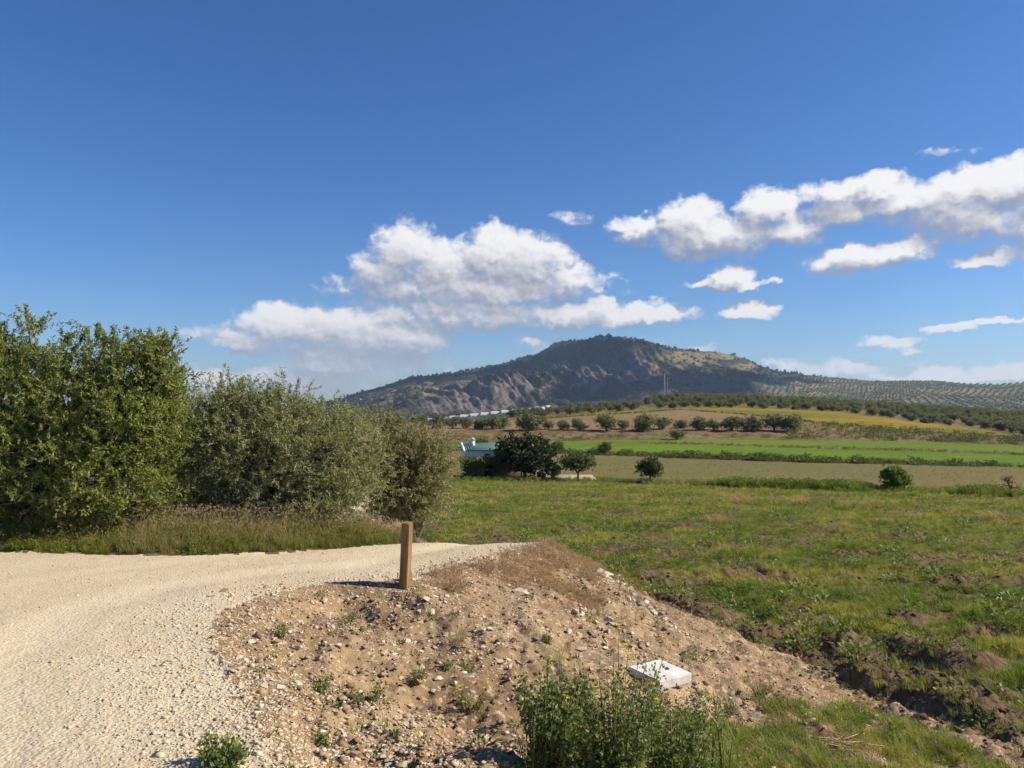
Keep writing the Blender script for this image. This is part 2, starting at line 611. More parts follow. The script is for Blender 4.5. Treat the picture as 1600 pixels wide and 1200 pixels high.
P_BANK = np.concatenate([CREST[:-2], TOE[:-1][::-1]])
P_VERGE = np.concatenate([VEDGE, [(-120, 77)], [(-120, 13.5)]])
L1 = lambda t: 131.4 / (1 + .51 * np.maximum(t, -.12))


def inside(poly, x, y):
    res = np.zeros(x.shape, bool)
    n = len(poly)
    for i in range(n):
        x0, y0 = poly[i]
        x1, y1 = poly[(i + 1) % n]
        if y0 == y1:
            continue
        c = ((y0 > y) != (y1 > y)) & (x < (x1 - x0) * (y - y0) / (y1 - y0) + x0)
        res ^= c
    return res


def pdist(poly, x, y):
    best = np.full(x.shape, 1e9)
    for i in range(len(poly) - 1):
        a, b = poly[i], poly[i + 1]
        d = b - a
        t = np.clip(((x - a[0]) * d[0] + (y - a[1]) * d[1]) / (d @ d), 0, 1)
        best = np.minimum(best, np.hypot(x - a[0] - t * d[0], y - a[1] - t * d[1]))
    return best


def fieldpt(u, v):
    y = 2.66 / ((v - HOR) / F - .076)
    return (u - 800) / F * y, y


# ridges of turned earth along the foot of the bank, and mounds scattered over the meadow
RIDGES = [np.array([fieldpt(*p) for p in r]) for r in (
    [(1185, 985), (1245, 993), (1290, 1005)],
    [(1290, 1010), (1340, 1045), (1420, 1082), (1500, 1112), (1600, 1158), (1760, 1230)],
    [(1380, 1012), (1425, 1003), (1460, 1020)],
    [(1405, 1055), (1470, 1065), (1540, 1100)],
    [(1040, 935), (1085, 950), (1100, 958)],
)]
MOUNDS = []
_mr = np.random.default_rng(4)
for (u, v, w, h) in [(985, 842, .9, .22), (1060, 862, .9, .16), (930, 866, .8, .18), (1000, 880, .8, .16), (1265, 852, .8, .30), (1345, 866, .9, .32),
                     (1445, 868, .8, .34), (1500, 872, .9, .22), (1210, 930, .5, .24), (1285, 945, .5, .20), (1400, 962, .45, .20), (1560, 925, .6, .3),
                     (1590, 880, .7, .28), (1310, 817, 1.0, .34), (1220, 828, 1.0, .28), (1375, 842, .8, .22), (1490, 915, .6, .22), (1160, 895, .7, .16),
                     (1335, 910, .6, .18), (1530, 990, .5, .26), (1590, 965, .6, .3), (1545, 1010, .5, .22), (1120, 880, .8, .15)]:
    x, y = fieldpt(u, v)
    MOUNDS.append((x, y, w * 1.5, w * .5, h * .8))
for i in range(90):
    u, v = _mr.uniform(700, 1650), 768 + 150 * _mr.random() ** 1.6
    x, y = fieldpt(u, v)
    w = _mr.uniform(.8, 2.2)
    MOUNDS.append((x, y, w, w * _mr.uniform(.22, .45), _mr.uniform(.10, .28)))


def zone_of(x, y):
    tr, bk, vg = inside(P_TRACK, x, y), inside(P_BANK, x, y), inside(P_VERGE, x, y)
    zone = np.where(tr, 0, np.where(bk, 1, np.where(vg, 2, 3)))
    meadow_end = np.where(x > 8, 74 - .89 * (x - 14) - 5, 74.0)
    meadow_end = np.clip(meadow_end, 50, 74.5) + fbm(x * .12, y * .0 + 3.3, 3, 77) * 1.2
    return np.where(((zone == 3) | (zone == 2)) & (y > meadow_end), 4, zone)


def ground(x, y, want_soil=False):
    x = np.atleast_1d(np.asarray(x, float))
    y = np.atleast_1d(np.asarray(y, float))
    ys = np.log1p(np.exp(np.clip((y - 4) / .6, -40, 40))) * .6
    plane = np.where(y < 30, -.076 * ys, -.076 * (y - 4))
    off_t = -.34 * np.log1p(np.exp(np.clip((y - 12.5) / .3, -40, 60))) * .3
    off_t = np.where(y > 40, -1.364, np.maximum(off_t, -1.364))
    tr, bk, vg = inside(P_TRACK, x, y), inside(P_BANK, x, y), inside(P_VERGE, x, y)
    fd = ~(tr | bk | vg)
    dv = pdist(VEDGE, x, y)
    off_v = np.maximum(-.05 * np.maximum(y - 12, 0), -1.364) + .06
    off_v = off_t + (off_v - off_t) * sstep(0, 3.5, dv) + .05 * sstep(0, .6, dv)
    dc, dt = pdist(CREST, x, y), pdist(TOE, x, y)
    s = dc / (dc + dt + 1e-6)
    prof = np.clip(s, 0, 1) ** .9
    prof = prof * .6 + .4 * sstep(0, 1, prof)
    off_b = off_t + (-1.364 - off_t) * prof
    # eroded gully below the lip, and its dark hole
    g = np.exp(-(((x + .75) / .75) ** 2 + ((y - 5.5) / .55) ** 2))
    g2 = np.exp(-(((x + .45) / .22) ** 2 + ((y - 5.15) / .17) ** 2))
    off_b = off_b - (.18 * g + .36 * g2) * sstep(0, .5, dc)
    # rough relief
    ib = np.nonzero(bk)[0]
    xb, yb_ = x[ib], y[ib]
    n_b = (fbm(xb * .9, yb_ * .9, 3, 3) * .085 + (ridged(xb * 1.5 - yb_ * .5, yb_ * .8 + xb * .3, 2, 5) - .8) * .035
           + fbm(xb * 3.4, yb_ * 3.4, 4, 9, .6) * .045 + ridged(xb * 9, yb_ * 9, 2, 15) * .010)
    db = dc[ib]
    off_b[ib] += n_b * sstep(0, .5, db) * np.where(yb_ > 8, .35 + .65 * sstep(.3, 1.6, db), 1) - .05 * sstep(0, .5, db)
    rut = np.exp(-((pdist(CREST, x, y) - 1.15) / .3) ** 2) + np.exp(-((dv - .9) / .3) ** 2)
    off_t2 = off_t + fbm(x * .8, y * .8, 2, 21) * .014 - .02 * rut * (dc > .2) + fbm(x * 9, y * 9, 2, 25) * .005
    off_f = np.full(x.shape, -1.364)
    soil_all = np.zeros(x.shape)
    fi = np.nonzero(fd & (y > -5) & (y < 95))[0]
    X_, Y_ = x, y
    x, y = x[fi], y[fi]
    far = sstep(60, 90, y)
    df = np.minimum(dt[fi], 3.0)
    n_f = (np.maximum(fbm(x * .55, y * .75, 2, 31), -.2) * .12 + ridged(x * .9, y * 1.5, 2, 37) * .03 + fbm(x * 3.1, y * 3.1, 3, 41) * .03)
    n_f = n_f * sstep(0, 1.2, df) * (1 - far)
    soil = sstep(.02, .36, fbm(x * .5 + 5, y * .9, 4, 47, .6)) * .75
    order = np.argsort(y)
    ysort = y[order]
    for (mx, my, wx, wy, h) in MOUNDS:
        a_, b_ = np.searchsorted(ysort, (my - 2.5 * wy, my + 2.5 * wy))
        k = order[a_:b_]
        q = ((x[k] - mx) / wx) ** 2 + ((y[k] - my) / wy) ** 2
        k, q = k[q < 6], q[q < 6]
        if len(k):
            b = np.exp(-q * 1.6)
            n_f[k] += .34 * h * b * (.85 + .9 * fbm(x[k] * 2.2, y[k] * 2.2, 3, 53)) - h * .3 * np.exp(-((q - 1.9) / .7) ** 2) * (x[k] < mx + wx)
            soil[k] = np.maximum(soil[k], b * (1.0 + .7 * fbm(x[k] * 1.9, y[k] * 1.9, 2, 55)))
    for r in RIDGES:
        d = pdist(r, x, y)
        k = np.nonzero(d < 1.6)[0]
        if len(k):
            b = np.exp(-(d[k] / .46) ** 2)
            n_f[k] += .13 * b * (.8 + .5 * fbm(x[k] * 1.4, y[k] * 1.4, 2, 59)) + .05 * b * fbm(x[k] * 5.3, y[k] * 5.3, 3, 61, .6)
            n_f[k] -= .14 * np.exp(-((d[k] - .85) / .22) ** 2)
            soil[k] = np.maximum(soil[k], np.exp(-(d[k] / .85) ** 2) * 1.35)
    off_f[fi] += n_f
    soil_all[fi] = soil
    x, y, soil = X_, Y_, soil_all
    off = np.where(tr, off_t2, np.where(bk, off_b, np.where(vg, off_v + fbm(x * 1.3, y * 1.3, 3, 65) * .04, off_f)))
    z = plane + off
    # valley floor
    k = 1.2
    zf = -7.4 + fbm(x * .05, y * .05, 2, 71) * .12
    z = np.where(y > 50, zf + k * np.log1p(np.exp(np.clip((z - zf) / k, -40, 40))), z)
    with np.errstate(all='ignore'):
        t = np.where(y > 20, x / np.maximum(y, 20), 0)
    z = z - 2.5 * sstep(0, 6, y - L1(np.clip(t, -1.2, 1.2)) - 1.0) * (y > 60)
    if want_soil:
        zone = zone_of(x, y)
        return z, soil, zone
    return z


def at(u, v, ymin=1.5, ymax=140):
    ys = np.geomspace(ymin, ymax, 260)
    for _ in range(2):
        x = (u - 800) / F * ys
        zr = EYE - (v - HOR) / F * ys
        k = max(1, int(np.argmax(zr < ground(x, ys))))
        ys = np.linspace(ys[k - 1], ys[k], 40)
    y = ys[20]
    x = (u - 800) / F * y
    return np.array((x, y, float(ground(x, y)[0])))


def gz(x, y):
    return float(ground(x, y)[0])


# near land: one sheet on a polar grid, cut into track, bank, verge, meadow and fallow field
fine = np.arange(-43, 43.01, .19)
coarse_r = np.array([44, 46, 49, 53, 58, 65, 75, 90, 110, 135, 160])
th = np.radians(np.concatenate([-180 + 0 * fine[:1], -coarse_r[::-1], fine, coarse_r]))
rr = np.concatenate([[.25], np.geomspace(.55, 2.6, 40)[:-1], np.geomspace(2.6, 165, 560)])
TH, RR = np.meshgrid(th, rr)
X, Y = RR * np.sin(TH), RR * np.cos(TH)
Z, SOIL, ZONE = ground(X.ravel(), Y.ravel(), True)
nr, nc = X.shape
V = np.stack([X.ravel(), Y.ravel(), Z], 1)
_d = pdist(CREST, X.ravel(), Y.ravel())
RUT = np.exp(-((_d - 1.3) / .32) ** 2) + np.exp(-((_d - 2.95) / .32) ** 2)
ii, jj = np.meshgrid(np.arange(nr - 1), np.arange(nc), indexing='ij')
j2 = (jj + 1) % nc
Q = np.stack([ii * nc + jj, (ii + 1) * nc + jj, (ii + 1) * nc + j2, ii * nc + j2], -1).reshape(-1, 4)[:, ::-1]
cx, cy = V[Q].mean(1)[:, 0], V[Q].mean(1)[:, 1]
_jit = .10
jx, jy = cx + fbm(cx * 5, cy * 5, 2, 81) * _jit, cy + fbm(cx * 5, cy * 5, 2, 85) * _jit
FZ = zone_of(jx, jy)
for k, (nm, mt) in enumerate((('gravel_track', 'track'), ('earth_bank', 'soil'), ('road_verge', 'verge'), ('meadow', 'meadow'), ('fallow_field', 'fallow'))):
    q = Q[FZ == k]
    idx, inv = np.unique(q, return_inverse=True)
    me = np_mesh(nm, V[idx], inv.reshape(-1, 4), {'soil': SOIL[idx], 'rut': RUT[idx]})
    LAND = link(nm, me, M[mt], kind='structure')
    if k == 0: TRACK = LAND
    if k == 1: BANK = LAND
    if k == 3: MEADOW = LAND
cap = np_mesh('gravel_track_under_camera', np.concatenate([V[:nc], [(0, 0, 0)]]), np.stack([np.arange(nc), (np.arange(nc) + 1) % nc, np.full(nc, nc)], 1)[:, ::-1])
o = link('gravel_track', cap, M['track'], kind='structure')

# far land: terraces, crops, ploughed hill and grove, from the foot of the first terrace to behind the crest
CU = np.array([-700, 400, 700, 850, 1000, 1060, 1150, 1300, 1450, 1600, 1900, 2400], float)
CT = (CU - 800) / F
ROWS = [  # (v, y) per column
    None,
    [(705, 142), (705, 142), (703, 140), (702, 132), (706, 124), (708, 121.3), (711, 117.5), (716, 111.5), (722, 106), (729, 101), (745, 92.5), (765, 82)],
    [(696, 155), (696, 155), (695, 153), (692, 150), (693, 143), (694.5, 140.5), (697, 136), (702, 128), (706, 121.5), (712, 115), (724, 104), (740, 92)],
    [(695, 156), (695, 156), (694, 155), (691, 152), (691.5, 146), (692.4, 143.5), (694, 139.5), (698.5, 131.5), (702, 125), (708, 118.5), (719, 107), (734, 95)],
    [(693, 158), (693, 158), (692.5, 157), (689.5, 154.5), (687.5, 152), (687.3, 151.5), (687.5, 150), (688.5, 146), (691.5, 140), (697, 133), (707, 120), (720, 105)],
    [(672, 175), (672, 175), (672, 172), (673, 170), (673, 168), (673, 167), (673, 166), (673, 166), (682, 156), (691, 146), (700, 130), (712, 112)],
    [(663, 205), (663, 205), (663, 200), (654, 215), (645, 240), (640.5, 255), (647, 235), (664, 190), (676, 172), (687, 160), (697, 145), (709, 120)],
    [(661, 215), (661, 215), (661, 210), (652, 222), (641, 252), (637.5, 275), (637, 290), (643, 270), (662, 225), (681, 185), (694, 160), (705, 130)],
    [(660, 260), (660, 260), (659.5, 260), (645, 265), (634, 300), (622, 380), (623, 390), (630, 400), (640, 400), (650, 390), (656, 380), (660, 380)],
]
YR, ZR = [], []
for k, row in enumerate(ROWS):
    if row is None:
        YR.append(L1(CT)); ZR.append(np.full(len(CT), -7.75))
        continue
    vy = np.array(row, float)
    YR.append(vy[:, 1])
    ZR.append(EYE - (vy[:, 0] - HOR) / F * vy[:, 1])
YR.append(YR[-1] + 160); ZR.append(ZR[-1] - 22)
YR.append(YR[-1] + 900); ZR.append(ZR[-1] * 0 - 46)
YR, ZR = np.array(YR), np.array(ZR)


def far_rows(t):
    Yk = np.stack([np.interp(t, CT, YR[k]) for k in range(len(YR))])
    Zk = np.stack([np.interp(t, CT, ZR[k]) for k in range(len(YR))])
    return Yk, Zk


def zfar(x, y):
    """Height of the far land at one point, and its zone."""
    Yk, Zk = far_rows(np.array([x / y]))
    Yk, Zk = Yk[:, 0], Zk[:, 0]
    return float(np.interp(y, Yk, Zk)), int(np.clip(np.searchsorted(Yk, y) - 1, 0, len(Yk) - 2))


tt = np.interp(np.linspace(0, 1, 330), [0, .12, .88, 1], [-1.1, -.42, .76, 1.2])
Yk, Zk = far_rows(tt)
sub = [4, 14, 3, 12, 12, 26, 12, 30, 10, 6]
far_names = [('terrace_bank', 'terrace'), ('crop_field', 'crop'), ('field_path', 'terrace'), ('crop_field', 'crop'), ('terrace_bank', 'terrace'),
             ('ploughed_hill', 'plough'), ('flower_meadow', 'yellow'), ('grove_floor', 'grove'), ('back_slope', 'grove'), ('plain', 'scrub')]
for k in range(len(sub)):
    n = sub[k] + 1
    f = np.linspace(0, 1, n)[:, None]
    wob = fbm(tt * 60, tt * 0 + k, 3, 90)[None] * 0
    yy = Yk[k] + (Yk[k + 1] - Yk[k]) * f
    zz = Zk[k] + (Zk[k + 1] - Zk[k]) * f
    xx = tt[None] * yy
    amp = {0: .25, 2: .15, 4: .45, 5: .12, 6: .25, 7: .3}.get(k, .03)
    fade = np.sin(np.pi * f) if n > 2 else f * 0
    zz = zz + amp * fbm(xx * .35, yy * .35, 3, 95 + k) * fade
    if k == 5:   # smooth swell of the ploughed hill
        zz = zz + .7 * np.sin(np.pi * f) * sstep(.0, .15, tt)[None] * (1 - sstep(.33, .45, tt))[None]
    v = np.stack([xx, yy, zz], -1).reshape(-1, 3)
    m_ = len(tt)
    i, j = np.meshgrid(np.arange(n - 1), np.arange(m_ - 1), indexing='ij')
    q = np.stack([i * m_ + j, i * m_ + j + 1, (i + 1) * m_ + j + 1, (i + 1) * m_ + j], -1).reshape(-1, 4)
    nm, mt = far_names[k]
    link(nm, np_mesh(nm, v, q), M[mt], kind='structure')

# ------------------------------------------------------------------ mountain and hills
SIL = np.array([(-900, 660), (-300, 655), (300, 646), (430, 640), (530, 624), (570, 611), (600, 603), (640, 589), (690, 585), (720, 581), (750, 575), (790, 567), (830, 556),
                (850, 547), (866, 536), (880, 533), (915, 531), (940, 528), (968, 526), (985, 528), (1010, 534), (1050, 543), (1080, 547), (1110, 549),
                (1150, 555), (1170, 562), (1185, 571), (1215, 579), (1260, 586), (1320, 592), (1360, 596), (1430, 595), (1470, 596), (1510, 600), (1560, 601),
                (1600, 598), (1700, 596), (1900, 602), (2500, 620)], float)
uu = np.interp(np.linspace(0, 1, 720), [0, .06, .94, 1], [-900, 420, 1720, 2500])
ts = (uu - 800) / F
vs = np.interp(uu, SIL[:, 0], SIL[:, 1])
yr = np.interp(uu, [-900, 400, 900, 1200, 1400, 1600, 2500], [2600, 2700, 3100, 2900, 2500, 2300, 2300])
yb = np.interp(uu, [-900, 500, 800, 1100, 1600, 2500], [1350, 1350, 1600, 1600, 1250, 1200])
zr_ = EYE + (HOR - vs) / F * yr
zb_ = np.interp(uu, [-900, 500, 700, 900, 1200, 1600, 2500], [-46, -46, -46, -30, -20, -22, -26])
ns = 260
ss = np.concatenate([np.linspace(0, 1, ns - 30), 1 + np.linspace(.02, .6, 30)])
S, UU = np.meshgrid(ss, uu, indexing='ij')
steep = np.exp(-((UU - 760) / 130) ** 2)                       # cliff over the white sheds
steep2 = np.exp(-((UU - 960) / 110) ** 2)
prof = S ** 1.15
cl = sstep(.10, .30, S)
prof = prof * (1 - .55 * steep) + .55 * steep * (cl * .62 + .38 * S)
cl2 = sstep(.42, .66, S)
prof = prof * (1 - .5 * steep2) + .5 * steep2 * (.25 * S + .75 * cl2)
prof = np.where(S > 1, 1 - (S - 1) ** 1.3 * 1.2, prof)
yy = yb + (yr - yb) * S
xx = ts[None] * yy
hgt = np.maximum(zr_ - zb_, 5)[None]
zz = zb_[None] + hgt * prof
env = np.clip(S * (1 - S) * 4, 0, 1) * np.clip(hgt / 220, 0, 1)
rn = ridged(xx / 260, yy / 420, 5, 120)
zz = zz + env * (rn - .9) * 20
zz = zz + env * (steep * sstep(.05, .15, S) * (1 - sstep(.34, .46, S)) + steep2 * sstep(.3, .4, S) * (1 - sstep(.7, .8, S)) * .8) * (ridged(xx / 55 + yy / 160, yy / 340, 5, 130) - .7) * 34
zz = zz + np.clip(hgt / 200, .1, 1) * fbm(xx / 40, yy / 40, 3, 140) * 2.2 * (S > .02)
# ground-cover masks
def blob(u, v, ru, rv, pxv):
    return np.exp(-(((UU - u) / ru) ** 2 + ((pxv - v) / rv) ** 2) * 1.2)
PV = HOR + (EYE - zz) / yy * F
rock = np.maximum.reduce([blob(745, 622, 70, 30, PV), blob(800, 605, 40, 20, PV) * .8, blob(690, 636, 40, 16, PV) * .8, blob(985, 580, 40, 22, PV), blob(885, 571, 8, 9, PV),
                          blob(925, 585, 40, 25, PV) * .7, blob(968, 527, 16, 5, PV), blob(850, 640, 50, 14, PV) * .5])
rock = np.clip(rock * 1.25 + fbm(xx / 60, yy / 200, 4, 150) * .35 * (rock > .08), 0, 1)
grass = np.maximum.reduce([blob(1075, 560, 50, 12, PV) * 1.1, blob(1120, 557, 40, 8, PV), blob(1010, 572, 22, 9, PV) * .9, blob(1160, 572, 30, 6, PV) * .7, blob(944, 528, 12, 3, PV),
                           blob(870, 605, 35, 16, PV) * .36, blob(660, 608, 50, 12, PV) * .5, blob(620, 622, 40, 14, PV) * .5])
grass = np.clip(grass * 1.2 + fbm(xx / 45, yy / 90, 4, 160) * .5 * (grass > .08), 0, 1)
olive = sstep(1130, 1260, UU) * sstep(588, 596, PV + (UU - 1150) * .02)
olive = np.clip(olive * 1.0, 0, 1)
v = np.stack([xx, yy, zz], -1).reshape(-1, 3)
a, b = S.shape
i, j = np.meshgrid(np.arange(a - 1), np.arange(b - 1), indexing='ij')
q = np.stack([i * b + j, i * b + j + 1, (i + 1) * b + j + 1, (i + 1) * b + j], -1).reshape(-1, 4)

m, T, out = new_mat('mountain_cover'); M['mountain'] = m
c = coords(T)
n1 = T.noise(c, 0.012, 6, 0.62)
n2 = T.noise(c, 0.06, 6, 0.7)
col = T.mix(T.ramp(n2, 0.40, 0.62), (0.030, 0.036, 0.022), (0.062, 0.064, 0.040))
col = T.mix(T.ramp(n1, 0.50, 0.70), col, (0.085, 0.080, 0.055))
gcol = T.mix(T.ramp(n2, 0.45, 0.66), (0.25, 0.19, 0.085), (0.085, 0.085, 0.035))
col = T.mix(T.ramp(attr(T, 'grass'), 0.35, 0.62), col, gcol)
rcol = T.mix(T.ramp(n2, 0.36, 0.62), (0.185, 0.150, 0.122), (0.085, 0.074, 0.062))
col = T.mix(T.ramp(attr(T, 'rock'), 0.32, 0.6), col, rcol)
ocol = T.mix(T.ramp(n1, 0.42, 0.60), (0.24, 0.19, 0.11), (0.135, 0.13, 0.068))
col = T.mix(T.ramp(attr(T, 'olive'), 0.3, 0.7), col, ocol)
principled(T, out, col, 0.95, 0.05, n2, 6.0, 0.7)
MOUNTAIN = link('mountain', np_mesh('mountain', v, q, {'rock': rock.ravel(), 'grass': grass.ravel(), 'olive': olive.ravel()}), M['mountain'], kind='structure')
MT = dict(x=xx, y=yy, z=zz, u=UU, pv=PV, s=S, grass=grass, rock=rock, olive=olive)


def on_mountain(u, v):
    """Nearest mesh point of the mountain seen at photo pixel (u, v)."""
    j = int(np.argmin(np.abs(uu - u)))
    k = int(np.argmin(np.abs(PV[:ns - 30, j] - v)))
    return np.array((xx[k, j], yy[k, j], zz[k, j]))


# plain reaching the horizon
g = Geo()
g.add([(-4600, -2500, -60), (4600, -2500, -60), (4600, 5200, -60), (-4600, 5200, -60)], [(0, 1, 2, 3)])
link('distant_plain', g.mesh('distant_plain'), M['scrub'], kind='structure')

# ================================================================== plant materials
M['bark'] = plain_mat('olive_bark', (0.10, 0.085, 0.065), (0.19, 0.165, 0.13), 14, bump=0.03)
M['dark_bark'] = plain_mat('dark_bark', (0.05, 0.04, 0.03), (0.10, 0.085, 0.065), 14, bump=0.03)
M['oak_leaf'] = leaf_mat('broad_olive_leaf', (0.105, 0.140, 0.024), (0.270, 0.300, 0.058), (0.24, 0.265, 0.095), 0.40, third=(0.32, 0.325, 0.080))
M['olive_leaf'] = leaf_mat('olive_leaf', (0.130, 0.152, 0.054), (0.275, 0.290, 0.120), (0.32, 0.325, 0.185), 0.34, third=(0.37, 0.35, 0.165))
M['dry_olive_leaf'] = leaf_mat('dry_olive_leaf', (0.150, 0.155, 0.062), (0.29, 0.275, 0.122), (0.32, 0.30, 0.17), 0.30, third=(0.35, 0.305, 0.15))
M['far_olive_leaf'] = leaf_mat('far_olive_leaf', (0.105, 0.128, 0.055), (0.235, 0.250, 0.120), None, 0.28, third=(0.29, 0.29, 0.155))
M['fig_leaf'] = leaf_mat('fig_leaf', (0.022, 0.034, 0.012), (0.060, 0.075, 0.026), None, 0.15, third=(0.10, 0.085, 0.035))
M['fresh_leaf'] = leaf_mat('fresh_leaf', (0.080, 0.140, 0.016), (0.180, 0.265, 0.030), None, 0.35)
M['mid_leaf'] = leaf_mat('mid_leaf', (0.060, 0.088, 0.018), (0.140, 0.170, 0.042), None, 0.3)
M['weed_leaf'] = leaf_mat('weed_leaf', (0.070, 0.108, 0.022), (0.190, 0.245, 0.050), (0.17, 0.21, 0.08), 0.36, third=(0.24, 0.28, 0.09))
M['stem'] = plain_mat('weed_stem', (0.10, 0.115, 0.035), (0.16, 0.15, 0.06), 20, bump=0)
M['petal'] = leaf_mat('yellow_petal', (0.75, 0.55, 0.02), (0.80, 0.62, 0.05), None, 0.3)
M['poppy'] = plain_mat('red_petal', (0.55, 0.03, 0.015), (0.65, 0.06, 0.02), 8, bump=0)


def grass_mat(name, base, tip, third):
    """Blades: tint along the blade, a second colour per tuft."""
    return leaf_mat(name, base, tip, None, 0.35, inst=True, rough=0.6, third=third, spec=0.2)

M['grass'] = grass_mat('meadow_grass', (0.115, 0.165, 0.022), (0.255, 0.325, 0.050), (0.39, 0.365, 0.090))
M['broad'] = grass_mat('meadow_herb', (0.070, 0.108, 0.018), (0.160, 0.225, 0.038), (0.22, 0.24, 0.05))
M['verge_grass'] = grass_mat('verge_grass', (0.125, 0.135, 0.028), (0.29, 0.275, 0.080), (0.37, 0.30, 0.155))
M['straw'] = grass_mat('dry_straw', (0.30, 0.215, 0.10), (0.46, 0.34, 0.17), (0.40, 0.26, 0.15))
M['brome'] = grass_mat('purple_brome', (0.34, 0.245, 0.14), (0.42, 0.29, 0.185), (0.46, 0.36, 0.22))
M['seed'] = leaf_mat('seed_head', (0.38, 0.255, 0.185), (0.44, 0.31, 0.235), None, 0.4)
M['verge_seed'] = leaf_mat('verge_seed', (0.33, 0.25, 0.17), (0.40, 0.29, 0.20), None, 0.4)


# ================================================================== scattering
def scatter(name, pts, variants, rotz=None, scl=None, idx=None, tint=None, tilt=None, kind='stuff', parent=None):
    """One object that instances small meshes on points with geometry nodes."""
    pts = np.asarray(pts, float).reshape(-1, 3)
    n = len(pts)
    me = bpy.data.meshes.new(name)
    me.vertices.add(n)
    me.vertices.foreach_set('co', pts.astype(np.float32).ravel())
    rot = np.zeros((n, 3), np.float32)
    rot[:, 2] = rng.uniform(0, 6.283, n) if rotz is None else rotz
    if tilt is not None:
        rot[:, 0] = rng.normal(0, tilt, n)
        rot[:, 1] = rng.normal(0, tilt, n)
    scl = np.ones(n) if scl is None else np.broadcast_to(scl, (n,))
    idx = rng.integers(0, len(variants), n) if idx is None else idx
    tint = rng.random(n) if tint is None else np.clip(tint, 0, 1)
    a = me.attributes.new('rot', 'FLOAT_VECTOR', 'POINT'); a.data.foreach_set('vector', rot.ravel())
    a = me.attributes.new('scl', 'FLOAT', 'POINT'); a.data.foreach_set('value', scl.astype(np.float32))
    a = me.attributes.new('idx', 'INT', 'POINT'); a.data.foreach_set('value', np.asarray(idx, np.int32))
    a = me.attributes.new('tint', 'FLOAT', 'POINT'); a.data.foreach_set('value', tint.astype(np.float32))
    o = link(name, me, None, parent, kind=kind)
    coll = bpy.data.collections.new(name + '_pieces')
    for k, vm in enumerate(variants):
        coll.objects.link(bpy.data.objects.new('%s_piece_%02d' % (name, k), vm))
    ng = bpy.data.node_groups.new(name + '_scatter', 'GeometryNodeTree')
    ng.interface.new_socket('Geometry', in_out='INPUT', socket_type='NodeSocketGeometry')
    ng.interface.new_socket('Geometry', in_out='OUTPUT', socket_type='NodeSocketGeometry')
    N = ng.nodes
    gi, go = N.new('NodeGroupInput'), N.new('NodeGroupOutput')
    ci = N.new('GeometryNodeCollectionInfo')
    ci.inputs['Collection'].default_value = coll
    ci.inputs['Separate Children'].default_value = True
    ci.inputs['Reset Children'].default_value = True
    iop = N.new('GeometryNodeInstanceOnPoints')
    iop.inputs['Pick Instance'].default_value = True

    def na(nm, typ):
        x = N.new('GeometryNodeInputNamedAttribute')
        x.data_type = typ
        x.inputs['Name'].default_value = nm
        return x.outputs['Attribute']
    e2r = N.new('FunctionNodeEulerToRotation')
    L = ng.links
    L.new(na('rot', 'FLOAT_VECTOR'), e2r.inputs[0])
    L.new(gi.outputs[0], iop.inputs['Points'])
    L.new(ci.outputs[0], iop.inputs['Instance'])
    L.new(na('idx', 'INT'), iop.inputs['Instance Index'])
    L.new(e2r.outputs[0], iop.inputs['Rotation'])
    L.new(na('scl', 'FLOAT'), iop.inputs['Scale'])
    L.new(iop.outputs[0], go.inputs[0])
    md = o.modifiers.new('scatter', 'NODES')
    md.node_group = ng
    return o


def blades(g, n, h0, h1, w, spread, lean, r):
    """A tuft of bent blades, three faces each."""
    for i in range(n):
        h = r.uniform(h0, h1)
        a = r.uniform(0, 6.283)
        b = np.array((math.cos(a), math.sin(a), 0)) * spread * math.sqrt(r.random())
        ld = np.array((math.cos(a + r.normal(0, .7)), math.sin(a + r.normal(0, .7)), 0))
        l = abs(r.normal(lean, lean * .5)) * h
        sd = np.array((-ld[1], ld[0], 0)) * w * r.uniform(.7, 1.3)
        p1 = b + ld * l * .25 + np.array((0, 0, h * .55))
        p2 = b + ld * l + np.array((0, 0, h))
        g.add([b - sd, b + sd, p1 + sd * .8, p1 - sd * .8, p2], [(0, 1, 2, 3)], [(3, 2, 4)], np.array((0, 0, .6, .6, 1.0)) * r.uniform(.6, 1) )


